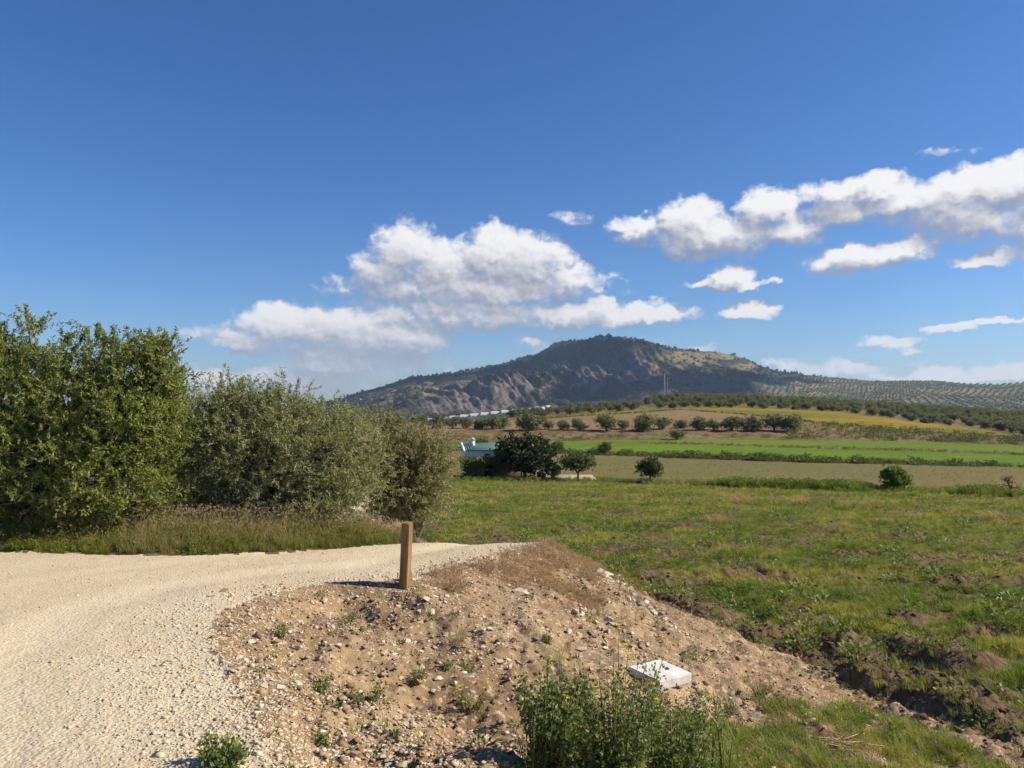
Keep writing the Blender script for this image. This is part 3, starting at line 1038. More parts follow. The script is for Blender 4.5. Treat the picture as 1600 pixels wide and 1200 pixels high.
def tuft_mesh(name, mat, n, h0, h1, w, spread, lean, seed, heads=0, head_mat=None, flowers=0, flower_mat=None):
    r = np.random.default_rng(seed)
    g = Geo()
    blades(g, n, h0, h1, w, spread, lean, r)
    me = g.mesh(name, smooth=False)
    me.materials.append(mat)
    if heads or flowers:
        nb = len(me.polygons)
        g2 = Geo()
        g2.v, g2.q, g2.t, g2.n, g2.a = g.v, g.q, g.t, g.n, g.a
        g3 = Geo()
        for i in range(heads + flowers):
            a = r.uniform(0, 6.283)
            l = spread * r.uniform(.3, 1.7)
            h = h1 * r.uniform(.85, 1.2)
            top = np.array((math.cos(a) * l, math.sin(a) * l, h))
            g3.tube([(top[0] * .4, top[1] * .4, 0), top], [.0025, .0015], 3, .4)
        g4 = Geo()
        for i in range(heads + flowers):
            a = r.uniform(0, 6.283)
            l = spread * r.uniform(.3, 1.7)
            h = h1 * r.uniform(.85, 1.2)
            top = np.array((math.cos(a) * l, math.sin(a) * l, h))
            if i < heads:
                k = 6
                g4.leaves(np.repeat(top[None], k, 0), unit(r.normal(size=(k, 3)) * .5 + (math.cos(a) * .3, math.sin(a) * .3, .7)), .05, .012, .5, 0, r)
            else:
                k = 8
                th_ = np.arange(k) * 6.283 / k
                g4.leaves(np.repeat(top[None], k, 0), unit(np.stack([np.cos(th_), np.sin(th_), th_ * 0 + .25], 1)), .016, .010, .5, 0, r)
        vv = np.concatenate(g.v + g3.v + g4.v)
        q = [np.concatenate(g.q)]
        t = [np.concatenate(g.t)]
        off3, off4 = g.n, g.n + g3.n
        faces = [np.concatenate([np.concatenate(g.q), np.concatenate(g3.q) + off3]), np.concatenate([np.concatenate(g.t), np.concatenate(g3.t) + off3]), np.concatenate(g4.q) + off4]
        at_ = np.concatenate(g.a + g3.a + g4.a)
        nq = len(faces[0]) + len(faces[1])
        me = np_mesh(name, vv, faces, {'tint': at_}, False)
        me.materials.append(mat)
        me.materials.append(head_mat if heads else flower_mat)
        mi = np.zeros(len(me.polygons), np.int32)
        mi[nq:] = 1
        me.polygons.foreach_set('material_index', mi)
    return me


def herb_mesh(name, mat, n, rad, hgt, leaf, seed):
    """Low broad-leaved herb."""
    r = np.random.default_rng(seed)
    g = Geo()
    a = r.uniform(0, 6.283, n)
    q = np.sqrt(r.random(n)) * rad
    p = np.stack([np.cos(a) * q, np.sin(a) * q, r.random(n) * hgt], 1)
    d = unit(np.stack([np.cos(a), np.sin(a), r.uniform(-.1, 1.1, n)], 1) + r.normal(size=(n, 3)) * .35)
    g.leaves(p, d, leaf * r.uniform(.6, 1.3, n), leaf * .5, r.random(n), .06, r)
    me = g.mesh(name, False)
    me.materials.append(mat)
    return me


# ================================================================== trees
def tree_parts(lobes, base, n_clumps, twigs, leaves, leaf_l, leaf_w, seed, trunk_r=.09, shoots=0, clump_s=.2, twig_l=.3, stems=1, up=.35):
    """Trunk with limbs, and a crown of leaves on twigs gathered into clumps; lobes are (centre, radii)."""
    r = np.random.default_rng(seed)
    base = np.asarray(base, float)
    cs = np.array([l[0] for l in lobes], float) - base
    rs = np.array([l[1] for l in lobes], float)
    wts = rs.prod(1) ** .67
    wts /= wts.sum()
    w = Geo()
    mid = (cs * wts[:, None]).sum(0)
    forks = []
    for s in range(stems):
        f = mid * (.35, .35, .42) + r.normal(0, .08, 3) * (stems > 1) * 2
        f[2] = max(f[2], .25)
        k = np.linspace(0, 1, 5)[:, None]
        pts = k * f + np.concatenate([np.zeros((1, 3)), r.normal(0, .03, (3, 3)), np.zeros((1, 3))])
        pts[0] = (r.normal(0, .06) * (stems > 1), r.normal(0, .06) * (stems > 1), -.15)
        w.tube(pts, np.linspace(trunk_r, trunk_r * .7, 5), 8, .4)
        forks.append(f)
    for c in cs:
        f = forks[r.integers(len(forks))]
        k = np.linspace(0, 1, 5)[:, None]
        pts = f + (c - f) * k + np.concatenate([np.zeros((1, 3)), r.normal(0, .06, (3, 3)), np.zeros((1, 3))])
        w.tube(pts, np.linspace(trunk_r * .55, trunk_r * .18, 5), 5, .5)
    # clump centres, mostly towards the outside of the lobes
    li = r.choice(len(cs), n_clumps, p=wts)
    dirs = unit(r.normal(size=(n_clumps, 3)))
    rad = r.uniform(.25, 1, n_clumps) ** .45
    cc = cs[li] + dirs * rs[li] * rad[:, None]
    gzb = .10
    cc[:, 2] = np.maximum(cc[:, 2], gzb)
    for k in range(0, n_clumps, max(1, n_clumps // 160)):
        p0 = cs[li[k]]
        pm = (p0 + cc[k]) / 2 + r.normal(0, .05, 3)
        w.tube([p0, pm, cc[k]], [trunk_r * .16, trunk_r * .10, trunk_r * .05], 4, .6)
    # twigs
    ti = np.repeat(np.arange(n_clumps), twigs)
    nt = len(ti)
    tb = cc[ti] + r.normal(size=(nt, 3)) * clump_s * np.array((1, 1, .8))
    td = unit(dirs[ti] * .7 + r.normal(size=(nt, 3)) * .7 + (0, 0, up))
    tl = twig_l * r.uniform(.5, 1.3, nt)
    if shoots:
        k = np.argsort(-cc[:, 2] + r.normal(0, .35, n_clumps))[:shoots]
        sb = cc[k]
        sd = unit(r.normal(size=(shoots, 3)) * .28 + (0, 0, 1))
        sl = r.uniform(.15, .42, shoots)
        for b_, d_, l_ in zip(sb, sd, sl):
            w.tube([b_, b_ + d_ * l_], [.008, .003], 3, .6)
        tb, td, tl = np.concatenate([tb, sb]), np.concatenate([td, sd]), np.concatenate([tl, sl])
        reps = np.concatenate([np.full(nt, leaves), np.full(shoots, leaves * 3)])
        ctint = np.concatenate([r.random(n_clumps)[ti], r.random(shoots)])
    else:
        reps = np.full(nt, leaves)
        ctint = r.random(n_clumps)[ti]
    ix = np.repeat(np.arange(len(tb)), reps)
    nl = len(ix)
    f = r.random(nl)
    p = tb[ix] + td[ix] * (tl[ix] * f)[:, None]
    d = unit(td[ix] * .55 + r.normal(size=(nl, 3)) * .75)
    g = Geo()
    tint = np.clip(.68 * ctint[ix] + .32 * r.random(nl), 0, 1) * .88
    g.leaves(p, d, leaf_l * r.uniform(.5, 1.4, nl), leaf_w * r.uniform(.75, 1.25, nl), tint, .05, r)
    return w, g


def lobe(u, v, ru, rv, y, depth=None):
    c = px(u, v, y)
    rx, rz = ru * y / F, rv * y / F
    return c, (rx, depth or max(.35, (rx + rz) * .5), rz)


def near_tree(name, spots, base_uy, label, leafmat, seed, **kw):
    lobes = [lobe(*s) for s in spots]
    bx_, by_ = (base_uy[0] - 800) / F * base_uy[1], base_uy[1]
    base = (bx_, by_, gz(bx_, by_))
    w, g = tree_parts(lobes, base, seed=seed, **kw)
    o = empty(name, base, label, 'tree')
    link('trunk', w.mesh('trunk'), M['bark'], o)
    link('crown', g.mesh('crown', False), M[leafmat], o, kind='stuff')
    return o


near_tree('olive_tree', [(40, 600, 75, 55, 12.7), (0, 640, 90, 90, 12.9), (105, 640, 70, 62, 12.4), (20, 700, 90, 80, 12.2), (95, 715, 85, 75, 11.9), (55, 780, 100, 50, 11.8),
                         (46, 528, 22, 32, 12.7), (112, 558, 22, 28, 12.5), (160, 548, 26, 26, 12.5), (140, 585, 30, 30, 12.5), (-70, 640, 90, 110, 13), (-90, 760, 90, 70, 12.6), (15, 545, 26, 26, 12.8)],
          (50, 12.6), 'tall dense green bushy tree at the left edge of the photo behind the track', 'oak_leaf', 21,
          n_clumps=560, twigs=7, leaves=24, leaf_l=.062, leaf_w=.023, trunk_r=.12, shoots=60, clump_s=.125, twig_l=.26, stems=3)
near_tree('olive_tree', [(214, 660, 54, 46, 12.3), (212, 565, 18, 30, 12.3), (242, 562, 24, 30, 12.3), (260, 600, 18, 24, 12.3), (235, 605, 40, 30, 12.3), (206, 672, 66, 70, 12.0), (180, 745, 80, 60, 11.8), (244, 655, 34, 54, 12.2),
                         (160, 650, 50, 70, 12.2), (215, 780, 50, 40, 11.7)],
          (205, 12.3), 'green bushy tree with ragged upright top, right of the leftmost tree', 'oak_leaf', 22,
          n_clumps=420, twigs=6, leaves=24, leaf_l=.062, leaf_w=.023, trunk_r=.11, shoots=44, clump_s=.125, twig_l=.26, stems=2)
near_tree('olive_tree', [(352, 650, 40, 38, 13.6), (352, 622, 24, 20, 13.6), (385, 640, 34, 30, 13.6), (420, 675, 70, 50, 13.3), (450, 628, 26, 26, 13.4), (490, 676, 56, 40, 13.4), (395, 720, 80, 70, 13.0),
                         (490, 715, 90, 70, 12.8), (540, 692, 40, 40, 13.6), (560, 730, 40, 50, 13.2), (465, 785, 80, 42, 12.5), (535, 770, 44, 44, 12.8), (330, 710, 40, 80, 13.8), (345, 790, 50, 40, 13.6)],
          (440, 13.4), 'wide grey-green olive tree with foliage down to the weeds, mid left clump', 'olive_leaf', 23,
          n_clumps=820, twigs=6, leaves=24, leaf_l=.060, leaf_w=.0165, trunk_r=.13, shoots=60, clump_s=.16, twig_l=.26, stems=2)
near_tree('olive_tree', [(640, 712, 48, 38, 15.3), (600, 690, 40, 32, 15.6), (568, 685, 30, 30, 15.2), (678, 722, 22, 34, 15.1), (655, 745, 36, 40, 15.0), (668, 712, 22, 30, 15.2), (628, 760, 36, 30, 15.0), (650, 780, 34, 22, 14.9), (590, 720, 30, 50, 15.6), (612, 790, 36, 22, 14.9), (672, 770, 26, 26, 15.0)],
          (630, 15.5), 'yellowish olive tree at the right end of the left clump, behind the wooden post', 'dry_olive_leaf', 24,
          n_clumps=560, twigs=6, leaves=22, leaf_l=.062, leaf_w=.017, trunk_r=.10, shoots=20, clump_s=.17, twig_l=.26, stems=2)
near_tree('olive_tree', [(300, 690, 60, 70, 16.5), (250, 690, 60, 80, 16.5), (320, 760, 70, 50, 16.2), (290, 800, 60, 30, 16)],
          (285, 16.5), 'shaded olive tree in the dark gap between the bushy tree and the wide olive', 'olive_leaf', 25,
          n_clumps=260, twigs=5, leaves=20, leaf_l=.07, leaf_w=.022, trunk_r=.12, clump_s=.2, twig_l=.3, stems=2)

# -- far olives: six crowns shared by all
FAR = []
for k in range(6):
    r = np.random.default_rng(300 + k)
    lobes = []
    for q in range(7):
        a = r.uniform(0, 6.283)
        lobes.append(((math.cos(a) * r.uniform(.2, 1.1), math.sin(a) * r.uniform(.2, 1.1), r.uniform(1.0, 2.35)), (r.uniform(.8, 1.2), r.uniform(.8, 1.2), r.uniform(.75, 1.05))))
    w, g = tree_parts(lobes, (0, 0, 0), 110, 4, 6, .34, .13, 310 + k, trunk_r=.2, clump_s=.22, twig_l=.4)
    wm, gm = w.mesh('far_trunk'), g.mesh('far_crown', False)
    wm.materials.append(M['bark'])
    gm.materials.append(M['far_olive_leaf'])
    FAR.append((wm, gm))


def far_tree(name, loc, s, label, group, k, rz, cat='tree', sx=1.0, leaf=None):
    o = empty(name, loc, label, cat, group, rz)
    o.scale = (s * sx, s * sx, s * .76)
    link('trunk', FAR[k][0], None, o)
    c_ = link('crown', FAR[k][1], None, o)
    if leaf:
        c_.material_slots[0].link = 'OBJECT'
        c_.material_slots[0].material = M[leaf]
    return o


def on_far(u, v, y0=90, y1=420):
    ys = np.linspace(y0, y1, 1400)
    t = (u - 800) / F
    Yk_, Zk_ = far_rows(np.array([t]))
    z = np.interp(ys, Yk_[:, 0], Zk_[:, 0])
    zr = EYE - (v - HOR) / F * ys
    k = np.argmax(zr < z + .02)
    return np.array((t * ys[k], ys[k], z[k]))


ORD = ['first', 'second', 'third', 'fourth', 'fifth', 'sixth', 'seventh', 'eighth', 'ninth', 'tenth', 'eleventh', 'twelfth', 'thirteenth', 'fourteenth', 'fifteenth']
ROW = [(827, 672, 46), (857, 671, 21), (877, 672, 25), (907, 672, 28), (947, 673, 40), (975, 671, 25), (1004, 673, 44), (1035, 671, 29), (1065, 670, 23), (1092, 672, 32),
       (1116, 672, 26), (1143, 673, 37), (1174, 674, 40), (1209, 673, 40), (1242, 674, 42)]
for i, (u, v, wpx) in enumerate(ROW):
    p = on_far(u, v)
    s = wpx * p[1] / F / 3.7
    size = 'large' if wpx > 38 else 'small' if wpx < 27 else 'middling'
    far_tree('olive_tree', p - (0, 0, .1), s, '%s olive, %s from the left in the spaced row below the ploughed hill' % (size, ORD[i]), 'olives in the spaced row on the terrace bank',
             i % 6, i * 1.3, sx=1.0)
for i, (u, v, wpx) in enumerate([(660, 668, 34), (685, 669, 32), (708, 668, 27), (729, 669, 28), (748, 670, 27), (769, 671, 31), (787, 669, 29)]):
    p = on_far(u, v)
    s = wpx * p[1] / F / 3.6
    far_tree('olive_tree', p - (0, 0, .1), s, 'olive in the close row above the farmhouse, %s from its left end' % ORD[i], 'olives in the close row above the farmhouse', (i + 2) % 6, i * 2.1)
for i, (u, v, wpx, lab) in enumerate([(752, 703, 20, 'dark round olive standing directly above the farmhouse chimney'), (868, 706, 19, 'dark small olive on the field bank, above the fig tree'),
                                      (944, 708, 21, 'dark small olive at the left end of the bright green crop field'), (1057, 687, 18, 'lone dark olive on the bare terrace slope below the spaced row')]):
    p = on_far(u, v)
    s = wpx * p[1] / F / 2.7
    far_tree('olive_tree', p - (0, 0, .1), s, lab, None, (i * 2 + 1) % 6, i * 1.7, leaf='mid_leaf' if i != 3 else None)

# the groves on the hill
cand = []
ga, gb = math.cos(.35), math.sin(.35)
for a_ in range(-40, 90):
    for b_ in range(-60, 90):
        x = (a_ * ga - b_ * gb) * 7.4 + rng.normal(0, .9)
        y = 260 + (a_ * gb + b_ * ga) * 7.4 + rng.normal(0, .9)
        if y < 120 or y > 460:
            continue
        t = x / y
        if not .0 < t < .80:
            continue
        z, zone = zfar(x, y)
        u = 800 + t * F
        if zone == 7 or (zone == 8 and y < np.interp(t, CT, YR[8]) + 15):
            if 1003 < u < 1014 and y < 300:
                continue
            cand.append((y, x, z, u))
cand.sort()
n_single = 235
TENS = {20: 'twenty', 30: 'thirty', 40: 'forty', 50: 'fifty', 60: 'sixty', 70: 'seventy', 80: 'eighty', 90: 'ninety'}


def ordinal(i):
    if i < 15:
        return ORD[i]
    n_ = i + 1
    if n_ < 20:
        return {16: 'sixteenth', 17: 'seventeenth', 18: 'eighteenth', 19: 'nineteenth'}[n_]
    a_, b_ = n_ // 10 * 10, n_ % 10
    return TENS[a_][:-1] + 'ieth' if b_ == 0 else TENS[a_] + '-' + ORD[b_ - 1]


single = cand[:n_single]
front_row = sorted([k for k in range(len(single)) if single[k][0] < np.interp(single[k][1] / single[k][0], CT, YR[7]) + 7.0], key=lambda k: single[k][3])
lf = [k for k in front_row if single[k][3] < 1010]
rf = [k for k in front_row if single[k][3] >= 1010]
for i, (y, x, z, u) in enumerate(single):
    if i in lf:
        lab, grp = 'olive, %s from the left in the front row of the left grove line' % ordinal(lf.index(i)), 'front row of the left grove line'
    elif i in rf:
        lab, grp = 'olive, %s from the left in the front row of the right-hand grove' % ordinal(rf.index(i)), 'front row of the right-hand grove'
    elif u < 1010:
        lab, grp = 'olive behind the front row of the left grove line', 'left grove line behind its front row'
    elif u < 1300:
        lab, grp = 'olive behind the front row of the grove above the ploughed hill', 'grove on the hilltop behind its front row'
    else:
        lab, grp = 'olive behind the front row of the grove on the right-hand slope', 'grove on the right slope behind its front row'
    far_tree('olive_tree', (x, y, z - .1), rng.uniform(.72, 1.2), lab, grp, int(rng.integers(6)), rng.uniform(0, 6.28), sx=rng.uniform(.9, 1.1))
rest = cand[n_single:]
print('grove', len(cand), 'rest', len(rest))
if rest:
    v_ = [FAR[k][1] for k in range(6)]
    o = scatter('olive_grove', [(x, y, z - .1) for (y, x, z, u) in rest], v_, scl=rng.uniform(.82, 1.12, len(rest)))
    tag(o, 'mass of olive crowns in the farther rows of the hill grove', 'grove')

# a low blob of leaves for woodland and groves kilometres away
def tiny_tree(name, mat, seed, tall=1.0):
    r = np.random.default_rng(seed)
    g = Geo()
    n = 60
    d = unit(r.normal(size=(n, 3)))
    p = d * r.uniform(.55, 1, (n, 1)) * (1, 1, tall) + (0, 0, tall * .9)
    g.leaves(p - .0, unit(r.normal(size=(n, 3))), 1.0, .8, r.random(n), 0, r)
    me = g.mesh(name, False)
    me.materials.append(mat)
    return me

TINY = [tiny_tree('tiny_crown', M['far_olive_leaf'], 400 + k) for k in range(3)]
TINYP = [tiny_tree('tiny_pine', M['fig_leaf'], 410 + k, 1.3) for k in range(3)]
# olive rows on the far right-hand hills
pts = []
xx_, yy_, zz_, uu_, ol_, ss_ = MT['x'], MT['y'], MT['z'], MT['u'], MT['olive'], MT['s']
from bisect import bisect
for j in range(0, xx_.shape[1]):
    pass
r = np.random.default_rng(77)
def mheight(x, y):
    t = x / y
    u = 800 + t * F
    j = int(np.clip(np.searchsorted(uu, u), 1, len(uu) - 1))
    col = yy_[:ns - 30, j]
    k = int(np.clip(np.searchsorted(col, y), 1, len(col) - 1))
    f = (y - col[k - 1]) / (col[k] - col[k - 1])
    return zz_[k - 1, j] + f * (zz_[k, j] - zz_[k - 1, j]), ol_[k, j], ss_[k, j], PV[k, j]
sp = 15.5
for o_i, an in enumerate((.25, -.45, .8, -.1)):
    ca_, sa_ = math.cos(an), math.sin(an)
    for a_ in range(-110, 110):
        for b_ in range(-90, 90):
            x = 950 + (a_ * ca_ - b_ * sa_) * sp
            y = 1850 + (a_ * sa_ + b_ * ca_) * sp * 1.25
            if y < 1260 or y > 2900 or not .16 < x / y < .80:
                continue
            cell = int(math.floor(x / 310 + .5 * math.sin(y / 190))) * 3 + int(math.floor(y / 330 + .4 * math.sin(x / 240)))
            if cell % 4 != o_i:
                continue
            z, ol, s_, pv = mheight(x, y)
            if ol < .4 or s_ > .99 or s_ < .02 or pv > 648 or r.random() < .04:
                continue
            pts.append((x + r.normal(0, .8), y + r.normal(0, .8), z))
print('hill olives', len(pts))
o = scatter('olive_grove', pts, TINY, scl=r.uniform(1.9, 2.7, len(pts)))
tag(o, 'regular dotted olive plantation on the far hills at the right', 'grove')
# woodland on the mountain
pts, sc_ = [], []
while len(pts) < 3000:
    j = r.integers(60, xx_.shape[1] - 60)
    k = r.integers(5, ns - 31)
    if MT['rock'][k, j] > .35 or MT['olive'][k, j] > .5:
        continue
    if MT['grass'][k, j] > .4 and r.random() < .8:
        continue
    top = k > ns - 44
    if fbm(xx_[k, j] / 90, yy_[k, j] / 90, 3, 170) < (-.05 if not top else -.3):
        continue
    if uu_[k, j] < 480 or uu_[k, j] > 1420:
        continue
    pts.append((xx_[k, j] + r.normal(0, 4), yy_[k, j] + r.normal(0, 3), zz_[k, j] - 1.0))
    sc_.append(r.uniform(1.6, 3.6) * (1.15 if top else 1))
o = scatter('mountain_woodland', pts, TINYP, scl=np.array(sc_))
tag(o, 'dark scrub and scattered trees covering the mountain', 'woodland')

# ================================================================== small trees and bushes of the valley floor
def bush(name, u, v, wpx, hpx, label, leaf, seed, lobes=6, clumps=120, leaf_l=.22, leaf_w=.10, trunk=.35, low=.25, y=None, cat='tree', twigs=4, leaves=7, trunk_r=.1):
    p = at(u, v, 30)
    if y is not None:
        p = px(u, v, y); p[2] = gz(p[0], p[1])
    W_, H = wpx * p[1] / F, hpx * p[1] / F
    r = np.random.default_rng(seed)
    lb = []
    for k in range(lobes):
        a = 6.283 * k / lobes + r.uniform(-.4, .4)
        lb.append((p + (math.cos(a) * W_ * .26, math.sin(a) * W_ * .26, H * r.uniform(low + .2, .80)), (W_ * r.uniform(.17, .26), W_ * r.uniform(.17, .26), H * r.uniform(.15, .22))))
    lb.append((p + (0, 0, H * .72), (W_ * .3, W_ * .3, H * .26)))
    w, g = tree_parts(lb, p, clumps, twigs, leaves, leaf_l, leaf_w, seed, trunk_r=trunk_r, clump_s=.12 * W_ / 2, twig_l=.22 * W_ / 2)
    o = empty(name, p, label, cat)
    link('trunk', w.mesh('trunk'), M['dark_bark'], o)
    link('crown', g.mesh('crown', False), M[leaf], o, kind='stuff')
    return o


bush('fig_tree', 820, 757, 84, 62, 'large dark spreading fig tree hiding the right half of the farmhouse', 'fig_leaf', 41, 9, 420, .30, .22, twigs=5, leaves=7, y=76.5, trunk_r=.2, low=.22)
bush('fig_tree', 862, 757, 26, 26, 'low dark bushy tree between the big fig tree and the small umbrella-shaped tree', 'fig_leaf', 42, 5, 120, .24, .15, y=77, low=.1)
bush('fruit_tree', 903, 762, 54, 42, 'small umbrella-shaped green tree with a thin trunk, right of the farmhouse', 'mid_leaf', 43, 7, 170, .22, .12, y=73.5, low=.46, trunk_r=.12)
bush('fruit_tree', 1016, 765, 40, 38, 'small dark green bushy tree alone at the edge of the meadow', 'mid_leaf', 44, 6, 150, .20, .10, low=.15, y=70)
bush('leafy_bush', 1398, 773, 42, 36, 'bright green round bush at the right end of the meadow edge', 'fresh_leaf', 45, 7, 200, .17, .11, low=.06, cat='bush', y=57)
# bare shrub at the right edge, built as forking twigs
def bare_shrub(u, v, y, h, label, seed):
    r = np.random.default_rng(seed)
    p = px(u, v, y); p[2] = gz(p[0], p[1])
    g = Geo()
    def grow(b, d, l, rad, n):
        e = b + d * l
        g.tube([b, (b + e) / 2 + r.normal(0, l * .05, 3), e], [rad, rad * .8, rad * .6], 4)
        if n:
            for q in range(3):
                grow(b + (e - b) * r.uniform(.55, 1), unit(d + r.normal(0, .55, 3) + (0, 0, .1)), l * r.uniform(.55, .8), rad * .55, n - 1)
    for q in range(3):
        grow(np.zeros(3), unit(np.array((r.normal(0, .35), r.normal(0, .35), 1))), h * .4, .06, 4)
    o = link('bare_shrub', g.mesh('bare_shrub'), M['dark_bark'], loc=p)
    return tag(o, label, 'shrub')

bare_shrub(1580, 782, 56, 1.6, 'leafless brown shrub with forked twigs at the right edge of the photo', 51)

# ================================================================== farmhouse
M['render'] = plain_mat('white_render', (0.70, 0.70, 0.68), (0.78, 0.78, 0.76), 1.2, bump=0.01)
M['green_roof'] = plain_mat('green_sheet_roof', (0.17, 0.275, 0.235), (0.20, 0.31, 0.265), 1.5, rough=.6, bump=0)
M['glass'] = plain_mat('dark_window', (0.02, 0.025, 0.03), (0.03, 0.035, 0.04), 2, rough=.2, spec=.5, bump=0)
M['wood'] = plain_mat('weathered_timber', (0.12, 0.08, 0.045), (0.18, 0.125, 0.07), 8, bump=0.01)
M['terrace_stone'] = plain_mat('terrace_paving', (0.26, 0.20, 0.145), (0.34, 0.265, 0.19), 3, bump=0.02)
HY = 79.0
hp = px(727, 757, HY)
hz = gz(hp[0], hp[1])
H = empty('farmhouse', (hp[0], HY, hz), 'small white farmhouse with green roof and white chimney, half hidden by the fig tree', 'house', rz=R(7))
hw, hd, he, hr = 7.4, 4.6, 2.75, 3.2           # width, depth, front eave, ridge
g = Geo()
g.add([(0, 0, -.5), (hw, 0, -.5), (hw, hd, -.5), (0, hd, -.5), (0, 0, he), (hw, 0, he), (hw, hd, he + .38), (0, hd, he + .38)],
      [(0, 1, 5, 4), (1, 2, 6, 5), (2, 3, 7, 6), (3, 0, 4, 7)])
link('wall', g.mesh('wall', False), M['render'], H)
g = Geo()
th_ = .12
g.add([(-.0, -.22, he - .0), (hw + .2, -.22, he - .0), (hw + .2, hd + .1, he + .46), (-.0, hd + .1, he + .46), (-.0, -.22, he + th_), (hw + .2, -.22, he + th_), (hw + .2, hd + .1, he + .46 + th_), (-.0, hd + .1, he + .46 + th_)],
      [(0, 3, 2, 1), (4, 5, 6, 7), (0, 1, 5, 4), (1, 2, 6, 5), (2, 3, 7, 6), (3, 0, 4, 7)])
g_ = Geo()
g_.box((-.03, -.06, -.6), (hw + .03, hd * .5, 1.70))  # brown lower wall; the dark under the pergola is put into its colour
link('shade_toned_base', g_.mesh('shade_toned_base', False), M['wood'], H)
roof = link('roof', g.mesh('roof', False), M['green_roof'], H)
g = Geo()
for k in range(30):
    x = .12 + k * .25
    g.add([(x, -.24, he + th_), (x + .08, -.24, he + th_), (x + .08, hd + .1, he + .46 + th_), (x, hd + .1, he + .46 + th_), (x + .04, -.24, he + th_ + .04), (x + .04, hd + .1, he + .5 + th_)],
          [(0, 4, 5, 3), (4, 1, 2, 5)])
link('roof_rib', g.mesh('roof_rib', False), M['green_roof'], roof)
g = Geo()
g.add([(-.26, -.3, he - .05), (-.02, -.3, he - .05), (-.02, hd + .15, he + .42), (-.26, hd + .15, he + .42), (-.26, -.3, he + .14), (-.02, -.3, he + .14), (-.02, hd + .15, he + .64), (-.26, hd + .15, he + .64)],
      [(0, 3, 2, 1), (4, 5, 6, 7), (0, 1, 5, 4), (1, 2, 6, 5), (2, 3, 7, 6), (3, 0, 4, 7)])
link('gable_coping', g.mesh('gable_coping', False), M['render'], H)
g = Geo()
g.box((.80, 2.6, he), (1.20, 3.1, he + .85))
for x in (.80, 1.12):
    for y in (2.6, 3.02):
        g.box((x, y, he + .853), (x + .08, y + .08, he + 1.06))
g.add([(.74, 2.53, he + 1.062), (1.26, 2.53, he + 1.062), (1.26, 3.17, he + 1.062), (.74, 3.17, he + 1.062), (1.0, 2.85, he + 1.25)], [(0, 3, 2, 1)], [(0, 1, 4), (1, 2, 4), (2, 3, 4), (3, 0, 4)])
link('chimney', g.mesh('chimney', False), M['render'], H)
for (x0, x1, z0, z1, nm) in ((2.05, 2.4, 1.85, 2.4, 'window'), (2.0, 2.9, 0, 1.55, 'door'), (5.0, 5.9, .6, 1.5, 'window')):
    g = Geo()
    g.box((x0, -.075, z0), (x1, .05, z1))
    w_ = link(nm, g.mesh(nm, False), M['glass'], H)
    g = Geo()
    for bx0, bx1, bz0, bz1 in ((x0 - .06, x0, z0, z1), (x1, x1 + .06, z0, z1), (x0 - .06, x1 + .06, z1, z1 + .06)):
        g.box((bx0, -.10, bz0), (bx1, .04, bz1))
    link('frame', g.mesh('frame', False), M['wood'], w_)
# vine-covered pergola along the front
pg = empty('pergola', (hp[0], HY, hz), 'vine-covered wooden pergola shading the front of the white farmhouse', 'pergola', rz=R(7))
for x in (-.25, 1.6, 3.5, 5.4):
    g = Geo()
    g.box((x, -2.7, -.9), (x + .1, -2.6, 1.62))
    link('post', g.mesh('post', False), M['wood'], pg)
for y in (-2.72, -1.4, -.1):
    g = Geo()
    g.box((-.5, y, 1.622), (6.2, y + .1, 1.74))
    link('beam', g.mesh('beam', False), M['wood'], pg)
r = np.random.default_rng(61)
g = Geo()
n = 5200
p = np.stack([r.uniform(-.6, 6.3, n), r.uniform(-2.95, .0, n), 1.75 + r.random(n) ** 2 * .35 + .12 * np.sin(r.uniform(0, 6, n))], 1)
k = (r.random(n) < .30) & (p[:, 0] < 1.4)
p[k, 1] = -2.75 + r.normal(0, .15, k.sum())
p[k, 2] = 1.75 - r.random(k.sum()) ** 1.6 * 1.5
k2 = k & (p[:, 0] > .3)
g.leaves(p, unit(r.normal(size=(n, 3)) + (0, -.3, -.2)), .20, .17, r.random(n), .05, r)
link('vine', g.mesh('vine', False), M['mid_leaf'], pg, kind='stuff')
# walled terrace, low walls and a tank beside the house
g = Geo()
tp = px(815, 752, HY - 2)
g.box((0, -1.5, -.6), (7.5, 3.5, .06))
o = link('terrace', g.mesh('terrace', False), M['terrace_stone'], loc=(tp[0], HY - 1, gz(tp[0], HY - 1)))
tag(o, 'pale paved terrace under the fig tree beside the farmhouse', 'terrace')
g = Geo()
g.box((0, 0, -.4), (6.2, .22, .12))
o = link('low_wall', g.mesh('low_wall', False), M['terrace_stone'], loc=(tp[0] + 1.0, HY - 2.2, gz(tp[0], HY - 2)))
o.rotation_euler = (0, 0, R(8))
tag(o, 'low pale wall running from the fig tree towards the small green tree', 'wall')
cp = px(846, 762, 75)
g = Geo()
th_ = np.arange(14) * 6.283 / 14
ring = np.stack([np.cos(th_), np.sin(th_)], 1)
zs, rs_ = [0, .05, .7, .78, .8], [.36, .38, .45, .46, .40]
vv = np.concatenate([np.concatenate([ring * q, np.full((14, 1), z)], 1) for z, q in zip(zs, rs_)] + [[(0, 0, .8)]])
qq = [(a * 14 + b, a * 14 + (b + 1) % 14, (a + 1) * 14 + (b + 1) % 14, (a + 1) * 14 + b) for a in range(4) for b in range(14)]
g.add(vv, qq, [(56 + b, 56 + (b + 1) % 14, 70) for b in range(14)])
o = link('water_butt', g.mesh('water_butt'), plain_mat('dark_plastic', (.012, .02, .016), (.02, .03, .024), 3, rough=.5, bump=0), loc=(cp[0], 75, gz(cp[0], 75)))
tag(o, 'dark round tub standing in front of the terrace by the fig tree', 'tub')

